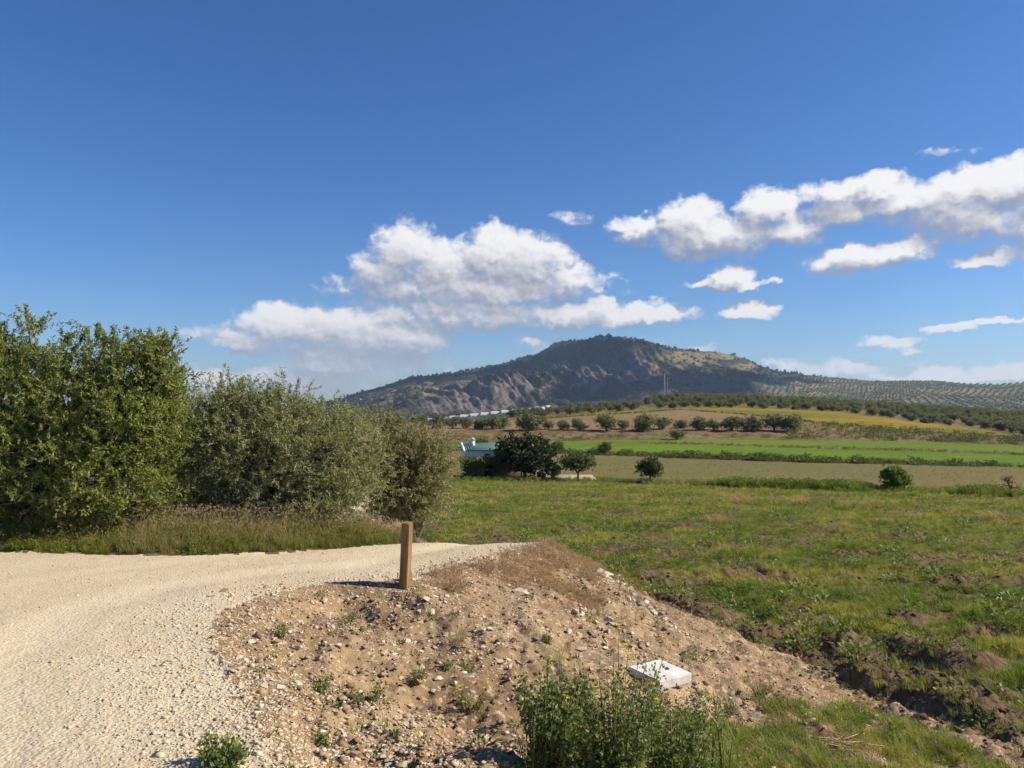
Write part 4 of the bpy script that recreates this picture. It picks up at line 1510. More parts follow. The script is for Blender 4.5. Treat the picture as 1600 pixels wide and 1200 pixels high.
# ================================================================== the post and the white block
M['post_wood'], T, out = new_mat('post_wood')
c = coords(T)
mp = T.n('ShaderNodeMapping'); T.link(c, mp.inputs[0]); mp.inputs['Scale'].default_value = (26, 26, 1.3)
n1 = T.noise(mp.outputs[0], 2.0, 6, 0.65)
n2 = T.noise(c, 5.0, 4, 0.6)
col = T.mix(T.ramp(n1, 0.35, 0.65), (0.18, 0.105, 0.042), (0.34, 0.215, 0.088))
col = T.mix(T.math('MULTIPLY', T.ramp(n2, 0.5, 0.8), 0.5), col, (0.15, 0.08, 0.032))
col = T.mix(T.ramp(n1, 0.66, 0.76), col, (0.05, 0.028, 0.014))
principled(T, out, col, 0.75, 0.3, n1, 0.006, 0.7)
pb = np.array((-1.13, 8.15))
pz = gz(*pb)
import bmesh
bm = bmesh.new()
hw_ = .046
hh = .68
cr = [(-hw_, -hw_), (hw_, -hw_), (hw_, hw_), (-hw_, hw_)]
v0 = [bm.verts.new((x, y, -.3)) for x, y in cr]
v1 = [bm.verts.new((x, y, hh + (.012 if y > 0 else 0))) for x, y in cr]
for k in range(4):
    bm.faces.new((v0[k], v0[(k + 1) % 4], v1[(k + 1) % 4], v1[k]))
bm.faces.new(v1)
bmesh.ops.bevel(bm, geom=[e for e in bm.edges if len(e.link_faces) == 2], offset=.007, segments=2, affect='EDGES')
me = bpy.data.meshes.new('wooden_post'); bm.to_mesh(me); bm.free()
o = link('wooden_post', me, M['post_wood'], loc=(pb[0], pb[1], pz))
o.rotation_euler = (R(1), R(3.0), R(-22))
tag(o, 'square timber marker post leaning slightly on the edge of the track', 'post')

M['block'] = plain_mat('white_block', (0.48, 0.46, 0.43), (0.66, 0.65, 0.64), 5, rough=.8, bump=0.006)
bp = at(1032, 1062, 4.0)
bm = bmesh.new()
bmesh.ops.create_cube(bm, size=1.0)
bmesh.ops.scale(bm, vec=(.44, .38, .09), verts=bm.verts)
bmesh.ops.bevel(bm, geom=bm.edges[:], offset=.008, segments=2, affect='EDGES')
me = bpy.data.meshes.new('white_block'); bm.to_mesh(me); bm.free()
o = link('white_block', me, M['block'], loc=(bp[0], bp[1] + .10, bp[2] + .03))
o.rotation_euler = (R(4), R(3), R(38))
tag(o, 'white square block lying on the bare bank behind the green weeds', 'block')

# ================================================================== stones
M['stone'] = plain_mat('limestone', (0.43, 0.35, 0.235), (0.55, 0.465, 0.335), 9, bump=0.012)
M['stone_b'] = plain_mat('rusty_limestone', (0.30, 0.20, 0.11), (0.42, 0.30, 0.18), 9, bump=0.012)
M['stone_w'] = plain_mat('white_limestone', (0.50, 0.43, 0.33), (0.62, 0.55, 0.44), 9, bump=0.012)


def stone_mesh(seed, rough=.28):
    r = np.random.default_rng(seed)
    bm = bmesh.new()
    pts = unit(r.normal(size=(13, 3))) * r.uniform(.75, 1.05, (13, 1)) * (1, .82, .62)
    for p in pts:
        bm.verts.new(p)
    ret = bmesh.ops.convex_hull(bm, input=bm.verts[:])
    me = bpy.data.meshes.new('stone')
    bm.to_mesh(me)
    bm.free()
    return me

STONES = []
for k in range(12):
    me = stone_mesh(500 + k)
    me.materials.append(M[('stone', 'stone_b', 'stone', 'stone_w')[k % 4]])
    STONES.append(me)


def put_stone(u, v, wpx, k, sink=.25, parent=None, flat=1.0):
    p = at(u, v, 2.6, 40)
    s = wpx * p[1] / F * .55
    o = link('stone', STONES[k % 12], None, parent or BANK)
    o.location = p + (0, 0, s * (.5 - sink) * flat)
    o.rotation_euler = (rng.normal(0, .3), rng.normal(0, .3), rng.uniform(0, 6.28))
    o.scale = (s, s, s * flat)
    return o


# stones one can pick out in the photograph
BIG = [(812, 926, 36), (822, 940, 9), (783, 916, 12), (795, 914, 8), (680, 1078, 14), (712, 1090, 18), (636, 1116, 20), (648, 1131, 14), (545, 1118, 15), (552, 1128, 20),
       (540, 1142, 22), (440, 1073, 26), (425, 1058, 16), (410, 1030, 14), (348, 1028, 14), (360, 1036, 14), (470, 1195, 22), (520, 1090, 10), (600, 1178, 20), (612, 1190, 18),
       (515, 975, 11), (550, 940, 12), (560, 1001, 10), (422, 1025, 10), (458, 1008, 9), (810, 1075, 14), (830, 1073, 10), (905, 960, 11), (905, 990, 12), (945, 1000, 12),
       (950, 985, 10), (1010, 1005, 11), (1000, 1015, 9), (895, 968, 12), (910, 952, 10), (680, 1010, 12), (600, 1020, 13), (700, 1120, 16), (640, 1150, 14), (735, 1140, 12),
       (575, 1160, 13), (660, 1172, 12), (690, 1185, 14), (745, 1188, 16), (505, 1040, 10), (622, 1066, 10), (585, 1048, 10), (870, 1100, 10)]
for i, (u, v, w_) in enumerate(BIG):
    put_stone(u, v, w_, 0 if i == 0 else i * 5, flat=.55 if w_ > 14 else .85)
for (u0, v0_, u1, v1_, n) in ((930, 886, 1000, 930, 22), (985, 934, 1010, 945, 6), (895, 950, 920, 960, 8), (1010, 945, 1060, 985, 12)):
    for q in range(n):
        f = (q + rng.random()) / n
        put_stone(u0 + (u1 - u0) * f + rng.normal(0, 5), v0_ + (v1_ - v0_) * f + rng.normal(0, 3), rng.uniform(7, 16), 3 if q % 3 else int(rng.integers(12)))
for q in range(170):
    u, v = rng.uniform(330, 1000), rng.uniform(905, 1200)
    if u > 800 and v > 1040:
        continue
    put_stone(u, v, rng.uniform(7, 14) * (1 + (v - 900) / 500), int(rng.integers(12)), flat=.85)

# loose gravel: thousands of small angular pieces in one mesh per material
PEB = []
for k in range(10):
    r = np.random.default_rng(540 + k)
    v_ = np.array([(1, 0, 0), (-1, 0, 0), (0, 1, 0), (0, -1, 0), (0, 0, .7), (0, 0, -.7)], float) * r.uniform(.6, 1.2, (6, 3)) + r.normal(0, .12, (6, 3))
    PEB.append(v_)
OCT = np.array([(0, 2, 4), (2, 1, 4), (1, 3, 4), (3, 0, 4), (2, 0, 5), (1, 2, 5), (3, 1, 5), (0, 3, 5)])


def pebbles(name, x, y, s, mat, parent):
    n = len(x)
    z = ground(x, y)
    k = rng.integers(0, 10, n)
    base = np.array(PEB)[k]
    a = rng.uniform(0, 6.283, n)
    ca, sa = np.cos(a)[:, None], np.sin(a)[:, None]
    tl = rng.normal(0, .4, n)[:, None]
    bx_, by_, bz_ = base[..., 0], base[..., 1], base[..., 2]
    by2, bz2 = by_ * np.cos(tl) - bz_ * np.sin(tl), by_ * np.sin(tl) + bz_ * np.cos(tl)
    v_ = np.stack([bx_ * ca - by2 * sa, bx_ * sa + by2 * ca, bz2 * .62], -1) * s[:, None, None]
    v_ += np.stack([x, y, z + s * .12], -1)[:, None, :]
    t = (OCT[None] + 6 * np.arange(n)[:, None, None]).reshape(-1, 3)
    return link(name, np_mesh(name, v_.reshape(-1, 3), t, None, False), mat, parent, kind='stuff')


def polar_pts(n, r0, r1, a0, a1):
    """Even on the picture rather than on the ground: dense near, thin far."""
    rad = np.exp(rng.uniform(math.log(r0), math.log(r1), n))
    a = np.radians(rng.uniform(a0, a1, n))
    return rad * np.sin(a), rad * np.cos(a)

# on the bank
x, y = polar_pts(150000, 2.8, 15, -40, 40)
k = inside(P_BANK, x, y)
x, y = x[k], y[k]
dens = .30 + .9 * fbm(x * 1.1, y * 1.1, 3, 201) + .8 * (1 - sstep(0, 1.2, pdist(CREST, x, y)))
dens *= 1 - .75 * sstep(.45, .8, pdist(CREST, x, y) / (pdist(CREST, x, y) + pdist(TOE, x, y)))
dens -= .55 * np.exp(-(((x + .85) / .8) ** 2 + ((y - 5.6) / .5) ** 2))
k = rng.random(len(x)) < np.clip(dens, .04, 1)
x, y = x[k], y[k]
s = np.exp(rng.normal(math.log(.0072), .5, len(x))) * (1 + .06 * y)
s = np.clip(s, .004, .05)
k = rng.random(len(x))
pebbles('gravel', x[k < .45], y[k < .45], s[k < .45], M['stone'], BANK)
pebbles('gravel', x[(k >= .45) & (k < .8)], y[(k >= .45) & (k < .8)], s[(k >= .45) & (k < .8)], M['stone_b'], BANK)
pebbles('gravel', x[k >= .8], y[k >= .8], s[k >= .8], M['stone_w'], BANK)
# crumbs and clods of the bank's own soil
x, y = polar_pts(42000, 2.8, 14, -30, 40)
k = inside(P_BANK, x, y) & (rng.random(len(x)) < np.clip(.35 + .9 * fbm(x * 1.3, y * 1.3, 3, 205), .05, 1))
x, y = x[k], y[k]
pebbles('earth_clods', x, y, np.clip(np.exp(rng.normal(math.log(.009), .6, len(x))) * (1 + .05 * y), .004, .06), M['soil'], BANK)
# on the track, thickest along its edge
x, y = polar_pts(85000, 2.4, 13, -42, 12)
k = inside(P_TRACK, x, y)
x, y = x[k], y[k]
d_ = pdist(CREST, x, y)
rut_ = np.exp(-((d_ - 1.3) / .32) ** 2) + np.exp(-((d_ - 2.95) / .32) ** 2)
dens = np.clip((.72 * (1 - sstep(.1, 1.3, d_)) + .22) * (1 - .75 * rut_) + .25 * fbm(x * 1.3, y * 1.3, 3, 211), .05, 1)
k = rng.random(len(x)) < dens
x, y, d_ = x[k], y[k], d_[k]
s = np.exp(rng.normal(math.log(.0048), .45, len(x))) * (1 + .05 * y) * (1 + .5 * (1 - sstep(0, 1.0, d_)))
k = rng.random(len(x)) < .7
pebbles('gravel', x[k], y[k], np.clip(s[k], .003, .03), M['stone'], TRACK)
pebbles('gravel', x[~k], y[~k], np.clip(s[~k], .003, .03), M['stone_w'], TRACK)
# clods of earth on the ridges beside the meadow
cl_x, cl_y = [], []
for rd in RIDGES:
    for q in range(len(rd) - 1):
        n = int(170 * np.hypot(*(rd[q + 1] - rd[q])))
        f = rng.random((n, 1))
        pq = rd[q] + (rd[q + 1] - rd[q]) * f + rng.normal(0, .36, (n, 2))
        cl_x.append(pq[:, 0]); cl_y.append(pq[:, 1])
for (mx, my, wx, wy, h) in MOUNDS[:60]:
    pq = rng.normal(0, .45, (70, 2)) * (wx, wy) + (mx, my)
    cl_x.append(pq[:, 0]); cl_y.append(pq[:, 1])
cl_x, cl_y = np.concatenate(cl_x), np.concatenate(cl_y)
pebbles('earth_clods', cl_x, cl_y, np.clip(np.exp(rng.normal(math.log(.022), .55, len(cl_x))), .008, .10), M['dark_soil'], MEADOW)

# ================================================================== grass
TG = [tuft_mesh('tuft', M['grass'], 26, .10, .30, .004, .10, .5, 600 + k) for k in range(4)]
TH_ = [herb_mesh('herb', M['broad'], 34, .14, .14, .07, 610 + k) for k in range(3)]
TS = [tuft_mesh('straw', M['straw'], 22, .08, .28, .0035, .14, .9, 620 + k) for k in range(2)]
V_ME = TG + TH_ + TS


def meadow_points(n, r0, r1, a0, a1):
    x, y = polar_pts(n, r0, r1, a0, a1)
    z, soil, zone = ground(x, y, True)
    k = (zone == 3)
    return x[k], y[k], z[k], soil[k]

x, y, z, soil = meadow_points(100000, 6.0, 76, -14, 40)
pn = fbm(x * .30, y * .38, 3, 221)
k = rng.random(len(x)) < np.clip(1.0 - 1.1 * sstep(.3, .75, soil + .25 * fbm(x * 1.5, y * 1.5, 2, 231)), .10, 1)
x, y, z, pn = x[k], y[k], z[k], pn[k]
n = len(x)
q = rng.random(n)
herb_p = sstep(-.05, .35, fbm(x * .5 + 40, y * .6, 3, 241)) * .6 * (y < 45)
idx = np.where(q < herb_p, 4 + rng.integers(0, 3, n), np.where(q > .93, 7 + rng.integers(0, 2, n), rng.integers(0, 4, n)))
tint = np.clip(.52 + .95 * pn + rng.normal(0, .14, n) + .10 * sstep(15, 45, y), 0, 1)
scl = rng.uniform(.4, 1.05, n) * (.46 + .014 * np.minimum(y, 50)) * (1 + .35 * np.clip(fbm(x * .6, y * .6, 2, 251), -.6, 1))
o = scatter('meadow_grass', np.stack([x, y, z - .01], 1), V_ME, scl=scl, idx=idx, tint=tint)
tag(o, 'rough green grass and herbs covering the lumpy meadow', 'grass')

# grass at the foot of the bank, bottom right
x, y = rng.uniform(.4, 6.5, 26000), rng.uniform(2.6, 9.5, 26000)
s_ = pdist(CREST, x, y) / (pdist(CREST, x, y) + pdist(TOE, x, y) + 1e-6)
k = inside(P_BANK, x, y)
LAWN = np.array([at(*q_)[:2] for q_ in ((1070, 1195), (1085, 1125), (1180, 1112), (1240, 1088), (1330, 1100), (1420, 1130), (1510, 1172), (1585, 1198))] + [(5.6, 4.0), (5.6, 2.2), (.7, 2.2)])
x2, y2 = x + .25 * fbm(x * 1.6, y * 1.6, 3, 261), y + .3 * fbm(x * 1.6, y * 1.6, 3, 262)
k &= inside(LAWN, x2, y2)
k &= rng.random(len(x)) < .9 * sstep(-.5, .1, fbm(x * 1.4, y * 1.4, 3, 263))
k &= ~((np.abs(x - bp[0]) < .42) & (np.abs(y - bp[1] - .05) < .45))
x, y = x[k], y[k]
n = len(x)
tint = np.clip(.5 + .5 * fbm(x * .8, y * .8, 3, 271) + rng.normal(0, .12, n), 0, 1)
idx = np.where(rng.random(n) < .18, 4 + rng.integers(0, 3, n), np.where(rng.random(n) < .22, 7 + rng.integers(0, 2, n), rng.integers(0, 4, n)))
o = scatter('bank_grass', np.stack([x, y, ground(x, y) - .01], 1), V_ME, scl=rng.uniform(.2, .5, n), idx=idx, tint=tint)
tag(o, 'short green grass on the lower bank at the bottom right', 'grass')

# purple-brown dry brome on the nose of the bank
TB = [tuft_mesh('brome', M['brome'], 16, .05, .17, .0035, .07, .7, 630 + k, heads=4, head_mat=M['seed']) for k in range(3)]
x, y = rng.uniform(-1.6, 4.6, 40000), rng.uniform(7.6, 18, 40000)
NOSE = np.array([at(*q_)[:2] for q_ in ((655, 905), (720, 925), (800, 905), (850, 925), (900, 950), (950, 960), (965, 930), (930, 893))] + [(2.2, 14), (.9, 15), (.5, 12.2), (.1, 11.2), (-.6, 9.5)])
x2, y2 = x + .35 * fbm(x * 1.3, y * 1.3, 3, 281), y + .5 * fbm(x * 1.3, y * 1.3, 3, 282)
k = inside(P_BANK, x, y) & inside(NOSE, x2, y2)
k |= inside(P_BANK, x, y) & (pdist(CREST, x, y) < .25) & (x > -1.5) & (rng.random(len(x)) < .25)
k |= inside(P_BANK, x, y) & (y > 8.5) & (rng.random(len(x)) < .06)
k &= rng.random(len(x)) < .50 * sstep(-.35, .25, fbm(x * 1.8, y * 1.8, 3, 285) + .25)
x, y = x[k], y[k]
o = scatter('dry_grass', np.stack([x, y, ground(x, y) - .01], 1), TB, scl=rng.uniform(.28, .6, len(x)), tint=np.clip(rng.normal(.5, .22, len(x)), 0, 1))
tag(o, 'purple-brown dry grass on the nose of the bank beside the bend', 'grass')

# sprouts all over the bank, thicker downhill
x, y = polar_pts(9000, 3.2, 17, -22, 40)
k = inside(P_BANK, x, y)
s_ = pdist(CREST, x, y) / (pdist(CREST, x, y) + pdist(TOE, x, y) + 1e-6)
k &= rng.random(len(x)) < np.clip(.03 + .30 * s_ ** 2 * sstep(-.1, .4, fbm(x * .9, y * .9, 3, 287)), 0, 1)
x, y = x[k], y[k]
n = len(x)
o = scatter('bank_sprouts', np.stack([x, y, ground(x, y) - .005], 1), V_ME, scl=rng.uniform(.15, .5, n), tint=rng.random(n))
tag(o, 'thin sprouting weeds scattered over the bare bank', 'weeds')
# darker weed clumps in the meadow
x, y, z, soil = meadow_points(1500, 7.0, 60, -12, 40)
k = fbm(x * .4 + 9, y * .5, 3, 289) > .05
x, y, z = x[k], y[k], z[k]
o = scatter('meadow_herbs', np.stack([x, y, z - .02], 1), [herb_mesh('dark_herb', M['weed_leaf'], 60, .22, .26, .085, 615 + q) for q in range(3)], scl=rng.uniform(.5, 1.1, len(x)) * (.8 + .012 * y))
tag(o, 'dark green broad-leaved weeds in clumps through the meadow', 'weeds')

# tall flowering weeds between track and trees
TV = [tuft_mesh('verge_tuft', M['verge_grass'], 30, .22, .52, .0045, .12, .35, 640 + k, heads=2, head_mat=M['verge_seed']) for k in range(3)]
TY = [tuft_mesh('flower_tuft', M['grass'], 30, .2, .42, .006, .13, .4, 650 + k, flowers=6, flower_mat=M['petal']) for k in range(2)]
TP = [tuft_mesh('poppy_tuft', M['grass'], 20, .2, .40, .005, .1, .4, 660, flowers=3, flower_mat=M['poppy'])]
VV = TV + TY + TP + TH_
x, y = rng.uniform(-11, -1.0, 26000), rng.uniform(10.2, 17, 26000)
k = inside(P_VERGE, x, y)
dv_ = pdist(VEDGE, x, y)
k &= rng.random(len(x)) < np.where(y < 14, .62, .25) * sstep(-.02, .12, dv_ + .05 * fbm(x * 4, y * 4, 2, 291))
x, y, dv_ = x[k], y[k], dv_[k]
n = len(x)
q = rng.random(n)
left = 1 - sstep(-6.6, -5.2, x)
idx = np.where(q < .35 * left + .015, 3 + rng.integers(0, 2, n), np.where(q > .993, 5, np.where(q > .90 - .15 * left, 6 + rng.integers(0, 3, n), rng.integers(0, 3, n))))
scl = rng.uniform(.5, .95, n) * (.42 + .5 * sstep(0, 1.0, dv_)) * np.where(idx >= 6, 1.8, 1.0)
tint = np.clip(.45 + .45 * fbm(x * .7, y * .7, 3, 295) + rng.normal(0, .15, n) - .25 * left, 0, 1)
o = scatter('verge_weeds', np.stack([x, y, ground(x, y) - .01], 1), VV, scl=scl, idx=idx, tint=tint)
tag(o, 'tall dry grass and flowering weeds between the track and the left trees', 'weeds')

# tall weeds where meadow meets the fallow field, and scrub on the terraces
TW = [herb_mesh('tall_herb', M['broad'], 60, .35, .75, .16, 670 + k) for k in range(3)]
TR = [tuft_mesh('reed', M['grass'], 40, .4, 1.0, .015, .3, .4, 680 + k) for k in range(2)]
gx_, gy_, sc_, ti_ = [], [], [], []
for q in range(2600):
    u = rng.uniform(660, 1660)
    xx1 = (u - 800) / F
    yb_ = np.clip(74 - .0 * u, 50, 74)
    # meadow edge along this sight line
    yy1 = 74.0
    for _ in range(4):
        xw = xx1 * yy1
        yy1 = float(np.clip(74 - .89 * (xw - 14) - 5, 50, 74.5)) if xw > 8 else 74.0
    yy1 += rng.normal(-.6, .8)
    th1 = .45 + .55 * sstep(1080, 1150, u) * (1 - sstep(1330, 1380, u)) + .35 * sstep(1480, 1500, u) * (1 - sstep(1560, 1580, u))
    if rng.random() > th1:
        continue
    xw = xx1 * yy1
    if -8.6 < xw < -5.5:
        continue
    gx_.append(xw); gy_.append(yy1); sc_.append(rng.uniform(.35, .8) * (th1 + .35)); ti_.append(rng.uniform(.1, .7) + (.2 if 1100 < u < 1220 else 0))
pts = np.stack([gx_, gy_, ground(np.array(gx_), np.array(gy_)) - .02], 1)
o = scatter('tall_weeds', pts, TW + TR, scl=np.array(sc_), tint=np.array(ti_))
tag(o, 'belt of tall green weeds along the far edge of the meadow', 'weeds')

# stubble and weeds of the fallow field
x, y = polar_pts(16000, 52, 136, -12, 40)
z, so_, zo_ = ground(x, y, True)
k = (zo_ == 4) & (z > -8.2) & (rng.random(len(x)) < .35 + .8 * fbm(x * .06, y * .15, 3, 301)) & ~((x > -9) & (x < 8) & (y > 72) & (y < 86))
o = scatter('fallow_stubble', np.stack([x, y, z - .02], 1)[k], TS + TG[:2], scl=rng.uniform(.5, 1.3, int(k.sum())), tint=rng.random(int(k.sum())))
tag(o, 'thin stubble and weeds on the brown fallow field', 'stubble')
# pale straw heaps along the far meadow
for i, (u, v, w_) in enumerate([(1095, 786, 46), (1160, 787, 34), (1252, 787, 22), (1342, 792, 40), (1560, 812, 34), (1135, 818, 40), (640, 832, 30)]):
    p = at(u, v, 10, 80)
    n = 34
    a = rng.normal(0, 1, (n, 2)) * (w_ * p[1] / F * .35, .45)
    P_ = np.stack([p[0] + a[:, 0], p[1] + a[:, 1]], 1)
    o = scatter('straw_patch', np.concatenate([P_, ground(P_[:, 0], P_[:, 1])[:, None]], 1), TS, scl=rng.uniform(1.2, 2.2, n), tint=rng.random(n))
    tag(o, ['widest pale straw patch in the far middle of the meadow', 'pale straw patch right of the widest one in the far meadow', 'small pale straw patch left of the bright green bush', 'pale straw patch below the bright green bush',
            'pale straw patch near the right edge of the meadow', 'pale straw patch below the widest one, in mid meadow', 'dry straw patch beside the wooden post and the olive'][i], 'straw')

# crop rows' rough edges: hedge of dark weeds below the green field, scrub on the slopes
TD = [herb_mesh('scrub_herb', M['mid_leaf'], 70, .55, .8, .24, 690 + k) for k in range(4)]
pts, sc_ = [], []
for q in range(1500):
    u = rng.uniform(690, 1680)
    t = (u - 800) / F
    y = float(np.interp(t, CT, YR[0])) + rng.uniform(-.8, 2.6)
    z = zfar(t * y, max(y, float(np.interp(t, CT, YR[0])) + .01))[0]
    pts.append((t * y, y, max(z, -7.5) - .05)); sc_.append(rng.uniform(.45, .9) * (1 + .6 * float(fbm(u / 14., .5, 2, 297))))
for q in range(260):
    u = rng.uniform(1000, 1680)
    t = (u - 800) / F
    y = float(np.interp(t, CT, YR[2])) + rng.uniform(0, 2.5)
    pts.append((t * y, y, zfar(t * y, y)[0] - .05)); sc_.append(rng.uniform(.25, .55))
o = scatter('hedge_weeds', pts, TD, scl=np.array(sc_))
tag(o, 'dark weedy strip along the foot of the bright green crop fields', 'weeds')
pts, sc_ = [], []
for q in range(1300):
    u = rng.uniform(1230, 1700)
    t = (u - 800) / F
    y0_, y1_ = float(np.interp(t, CT, YR[4])), float(np.interp(t, CT, YR[6])) + 6
    y = rng.uniform(y0_ + 1.5, y1_)
    pts.append((t * y, y, zfar(t * y, y)[0] - .05)); sc_.append(rng.uniform(.35, .6) if rng.random() < .7 else rng.uniform(.7, 1.4))
for q in range(420):
    u = rng.uniform(640, 1280)
    t = (u - 800) / F
    y = float(np.interp(t, CT, YR[4])) + rng.uniform(0, 9) ** 1.0
    if fbm(t * 30, y * .2, 2, 299) > -.05:
        pts.append((t * y, y, zfar(t * y, y)[0] - .05)); sc_.append(rng.uniform(.25, .7))
for q in range(420):       # margin of the ploughed hill
    u = rng.uniform(840, 1300)
    t = (u - 800) / F
    y = float(np.interp(t, CT, YR[6])) + rng.uniform(-1.5, 1.5)
    pts.append((t * y, y, zfar(t * y, y)[0] - .05)); sc_.append(rng.uniform(.3, .7))
o = scatter('slope_scrub', pts, TD, scl=np.array(sc_))
tag(o, 'green scrub on the slope between crop fields and grove', 'scrub')

# ================================================================== single weeds on the bank and track
def weed(name, u, v, wpx, hpx, label, n, leaf, seed, mat='weed_leaf', stalks=6, flowers=0, round_leaf=.45, ymin=2.5, upright=.5, cat='weed'):
    p = at(u, v, ymin, 30)
    W_, H_ = wpx * p[1] / F, hpx * p[1] / F
    r = np.random.default_rng(seed)
    o = empty(name, p, label, cat)
    g, st = Geo(), Geo()
    fl = Geo()
    tops = []
    for k in range(stalks):
        a = r.uniform(0, 6.283)
        q = W_ * .5 * math.sqrt(r.random())
        b = np.array((math.cos(a) * q * .25, math.sin(a) * q * .25, -.02))
        e = np.array((math.cos(a) * q, math.sin(a) * q, H_ * r.uniform(.55, 1.05)))
        m_ = (b + e) / 2 + np.array((math.cos(a), math.sin(a), 0)) * -.05 * q
        st.tube([b, m_, e], [.004, .003, .0018], 4)
        tops.append(e)
        kk = n // stalks
        f = r.random(kk) ** .85
        pp = b * (1 - f[:, None]) ** 2 + 2 * m_ * (f * (1 - f))[:, None] + e * (f ** 2)[:, None]
        d = unit(r.normal(size=(kk, 3)) + (math.cos(a) * .3, math.sin(a) * .3, upright))
        g.leaves(pp + r.normal(0, leaf * .5, (kk, 3)), d, leaf * r.uniform(.5, 1.2, kk) * (1.1 - .5 * f), leaf * round_leaf * r.uniform(.7, 1.2, kk), r.random(kk) * .8, .07, r)
    for k in range(flowers):
        t_ = tops[r.integers(len(tops))] + r.normal(0, W_ * .12, 3) + (0, 0, .02)
        th1 = np.arange(9) * .698
        fl.leaves(np.repeat(t_[None], 9, 0), unit(np.stack([np.cos(th1), np.sin(th1), th1 * 0 + .3], 1)), .014, .009, .5, 0, r)
    link('foliage', g.mesh('foliage', False), M[mat], o, kind='stuff')
    link('stems', st.mesh('stems'), M['stem'], o)
    if flowers:
        link('flowers', fl.mesh('flowers', False), M['petal'], o)
    return o


weed('leafy_weed', 345, 1194, 112, 42, 'dark green leafy weed growing on the pale gravel at the bottom edge', 900, .036, 701, stalks=22, round_leaf=.5, upright=.15)
for (u, v, w_, h_, lab, n, fl) in [
        (437, 995, 34, 24, 'small weed on the upper left of the bank, nearest the gravel edge', 220, 0),
        (545, 975, 30, 20, 'small weed on the bank below and left of the post', 200, 0),
        (508, 1075, 46, 18, 'low weed at the left end of the small gully', 240, 0),
        (580, 1095, 60, 22, 'low spreading weed on the lip of the small gully', 320, 0),
        (735, 1105, 66, 40, 'yellow-flowered weed beside the dark hole in the bank', 340, 12),
        (510, 1165, 32, 24, 'round small weed on the stony ground at the bottom', 240, 0),
        (655, 1060, 24, 16, 'tiny weed above the dark hole in the bank', 140, 0),
        (700, 1042, 22, 14, 'tiny green weed right of centre on the bare bank', 120, 0),
        (735, 1045, 40, 16, 'thin yellow-flowered weed uphill of the dark hole', 120, 8),
        (855, 1002, 18, 14, 'tiny weed on the bank under the dry grass', 110, 0),
        (1185, 1085, 44, 24, 'green tufted weed right of the white block', 260, 0),
        (1090, 1030, 60, 22, 'low weed on the bank above the white block', 220, 0),
        (632, 908, 26, 14, 'short grass tuft at the foot of the wooden post', 130, 0),
        (1140, 1115, 60, 30, 'dark leafy weed below the white block', 320, 0)]:
    weed('small_weed', u, v, w_, h_, lab, n, .032, int(u * 7 + v), stalks=9, flowers=fl, round_leaf=.35)

# the big clump in front: several tangled plants
def clump(u, v, wpx, hpx, label, seed, n, leaf, stalks, mat='weed_leaf', flowers=0, rl=.45):
    return weed('wild_bush', u, v, wpx, hpx, label, n, leaf, seed, mat, stalks, flowers, rl, upright=.45, cat='bush')

clump(865, 1205, 130, 150, 'dark green leafy wild plant forming the left part of the clump at the bottom', 721, 3200, .045, 34)
clump(955, 1225, 190, 190, 'tallest green wild plant in the middle of the bottom clump, with flower stalks', 722, 5200, .042, 52, flowers=14, rl=.36)
clump(1050, 1225, 150, 140, 'pale green wild plant at the right of the bottom clump, below the white block', 723, 3200, .048, 34, rl=.32)
clump(830, 1215, 60, 110, 'yellowish feathery weed at the left foot of the bottom clump', 724, 900, .03, 14, mat='mid_leaf', rl=.25)
# tall thin flowering stalks standing out of the clump
for i, (u, v, top, lab) in enumerate([(960, 1190, 985, 'tall thin yellow-topped stalk rising from the middle of the bottom clump'), (1130, 1210, 1085, 'tall thin weed stalk right of the white block'),
                                      (880, 1190, 1030, 'tall thin stalk rising from the left of the bottom clump'), (1105, 1205, 1075, 'thin branching weed stalk below the white block')]):
    weed('flower_stalk', u, v, 40, v - top, lab, 130, .03, 730 + i, stalks=5, flowers=8 if i in (0, 2) else 0, round_leaf=.25, upright=.8)
# bundle of dry stalks lying in the grass at the lower right
p = at(1285, 1165, 3)
g = Geo()
r = np.random.default_rng(741)
for q in range(26):
    a = r.normal(-.25, .35)
    c_ = np.array((r.normal(0, .12), r.normal(0, .05), .03 + r.random() * .05))
    d = np.array((math.cos(a), math.sin(a), r.normal(0, .12)))
    l = r.uniform(.10, .24)
    g.tube([c_ - d * l, c_ + r.normal(0, .012, 3), c_ + d * l], [.004, .006, .003], 4, r.random())
o = link('dry_stalks', g.mesh('dry_stalks'), M['straw_solid'] if 'straw_solid' in M else plain_mat('dry_stalk', (0.30, 0.23, 0.14), (0.42, 0.33, 0.21), 12, bump=0), loc=p)
tag(o, 'bundle of dry broken stalks lying in the grass at the lower right', 'stalks')

# ================================================================== far buildings, mast
M['plastic'] = plain_mat('greenhouse_plastic', (0.44, 0.44, 0.45), (0.56, 0.56, 0.57), .02, bump=0)
M['blue'] = plain_mat('blue_sheet', (0.10, 0.22, 0.42), (0.12, 0.26, 0.46), .05, bump=0)
M['metal'] = plain_mat('galvanised', (0.22, 0.23, 0.24), (0.30, 0.31, 0.32), 2, rough=.5, bump=0)


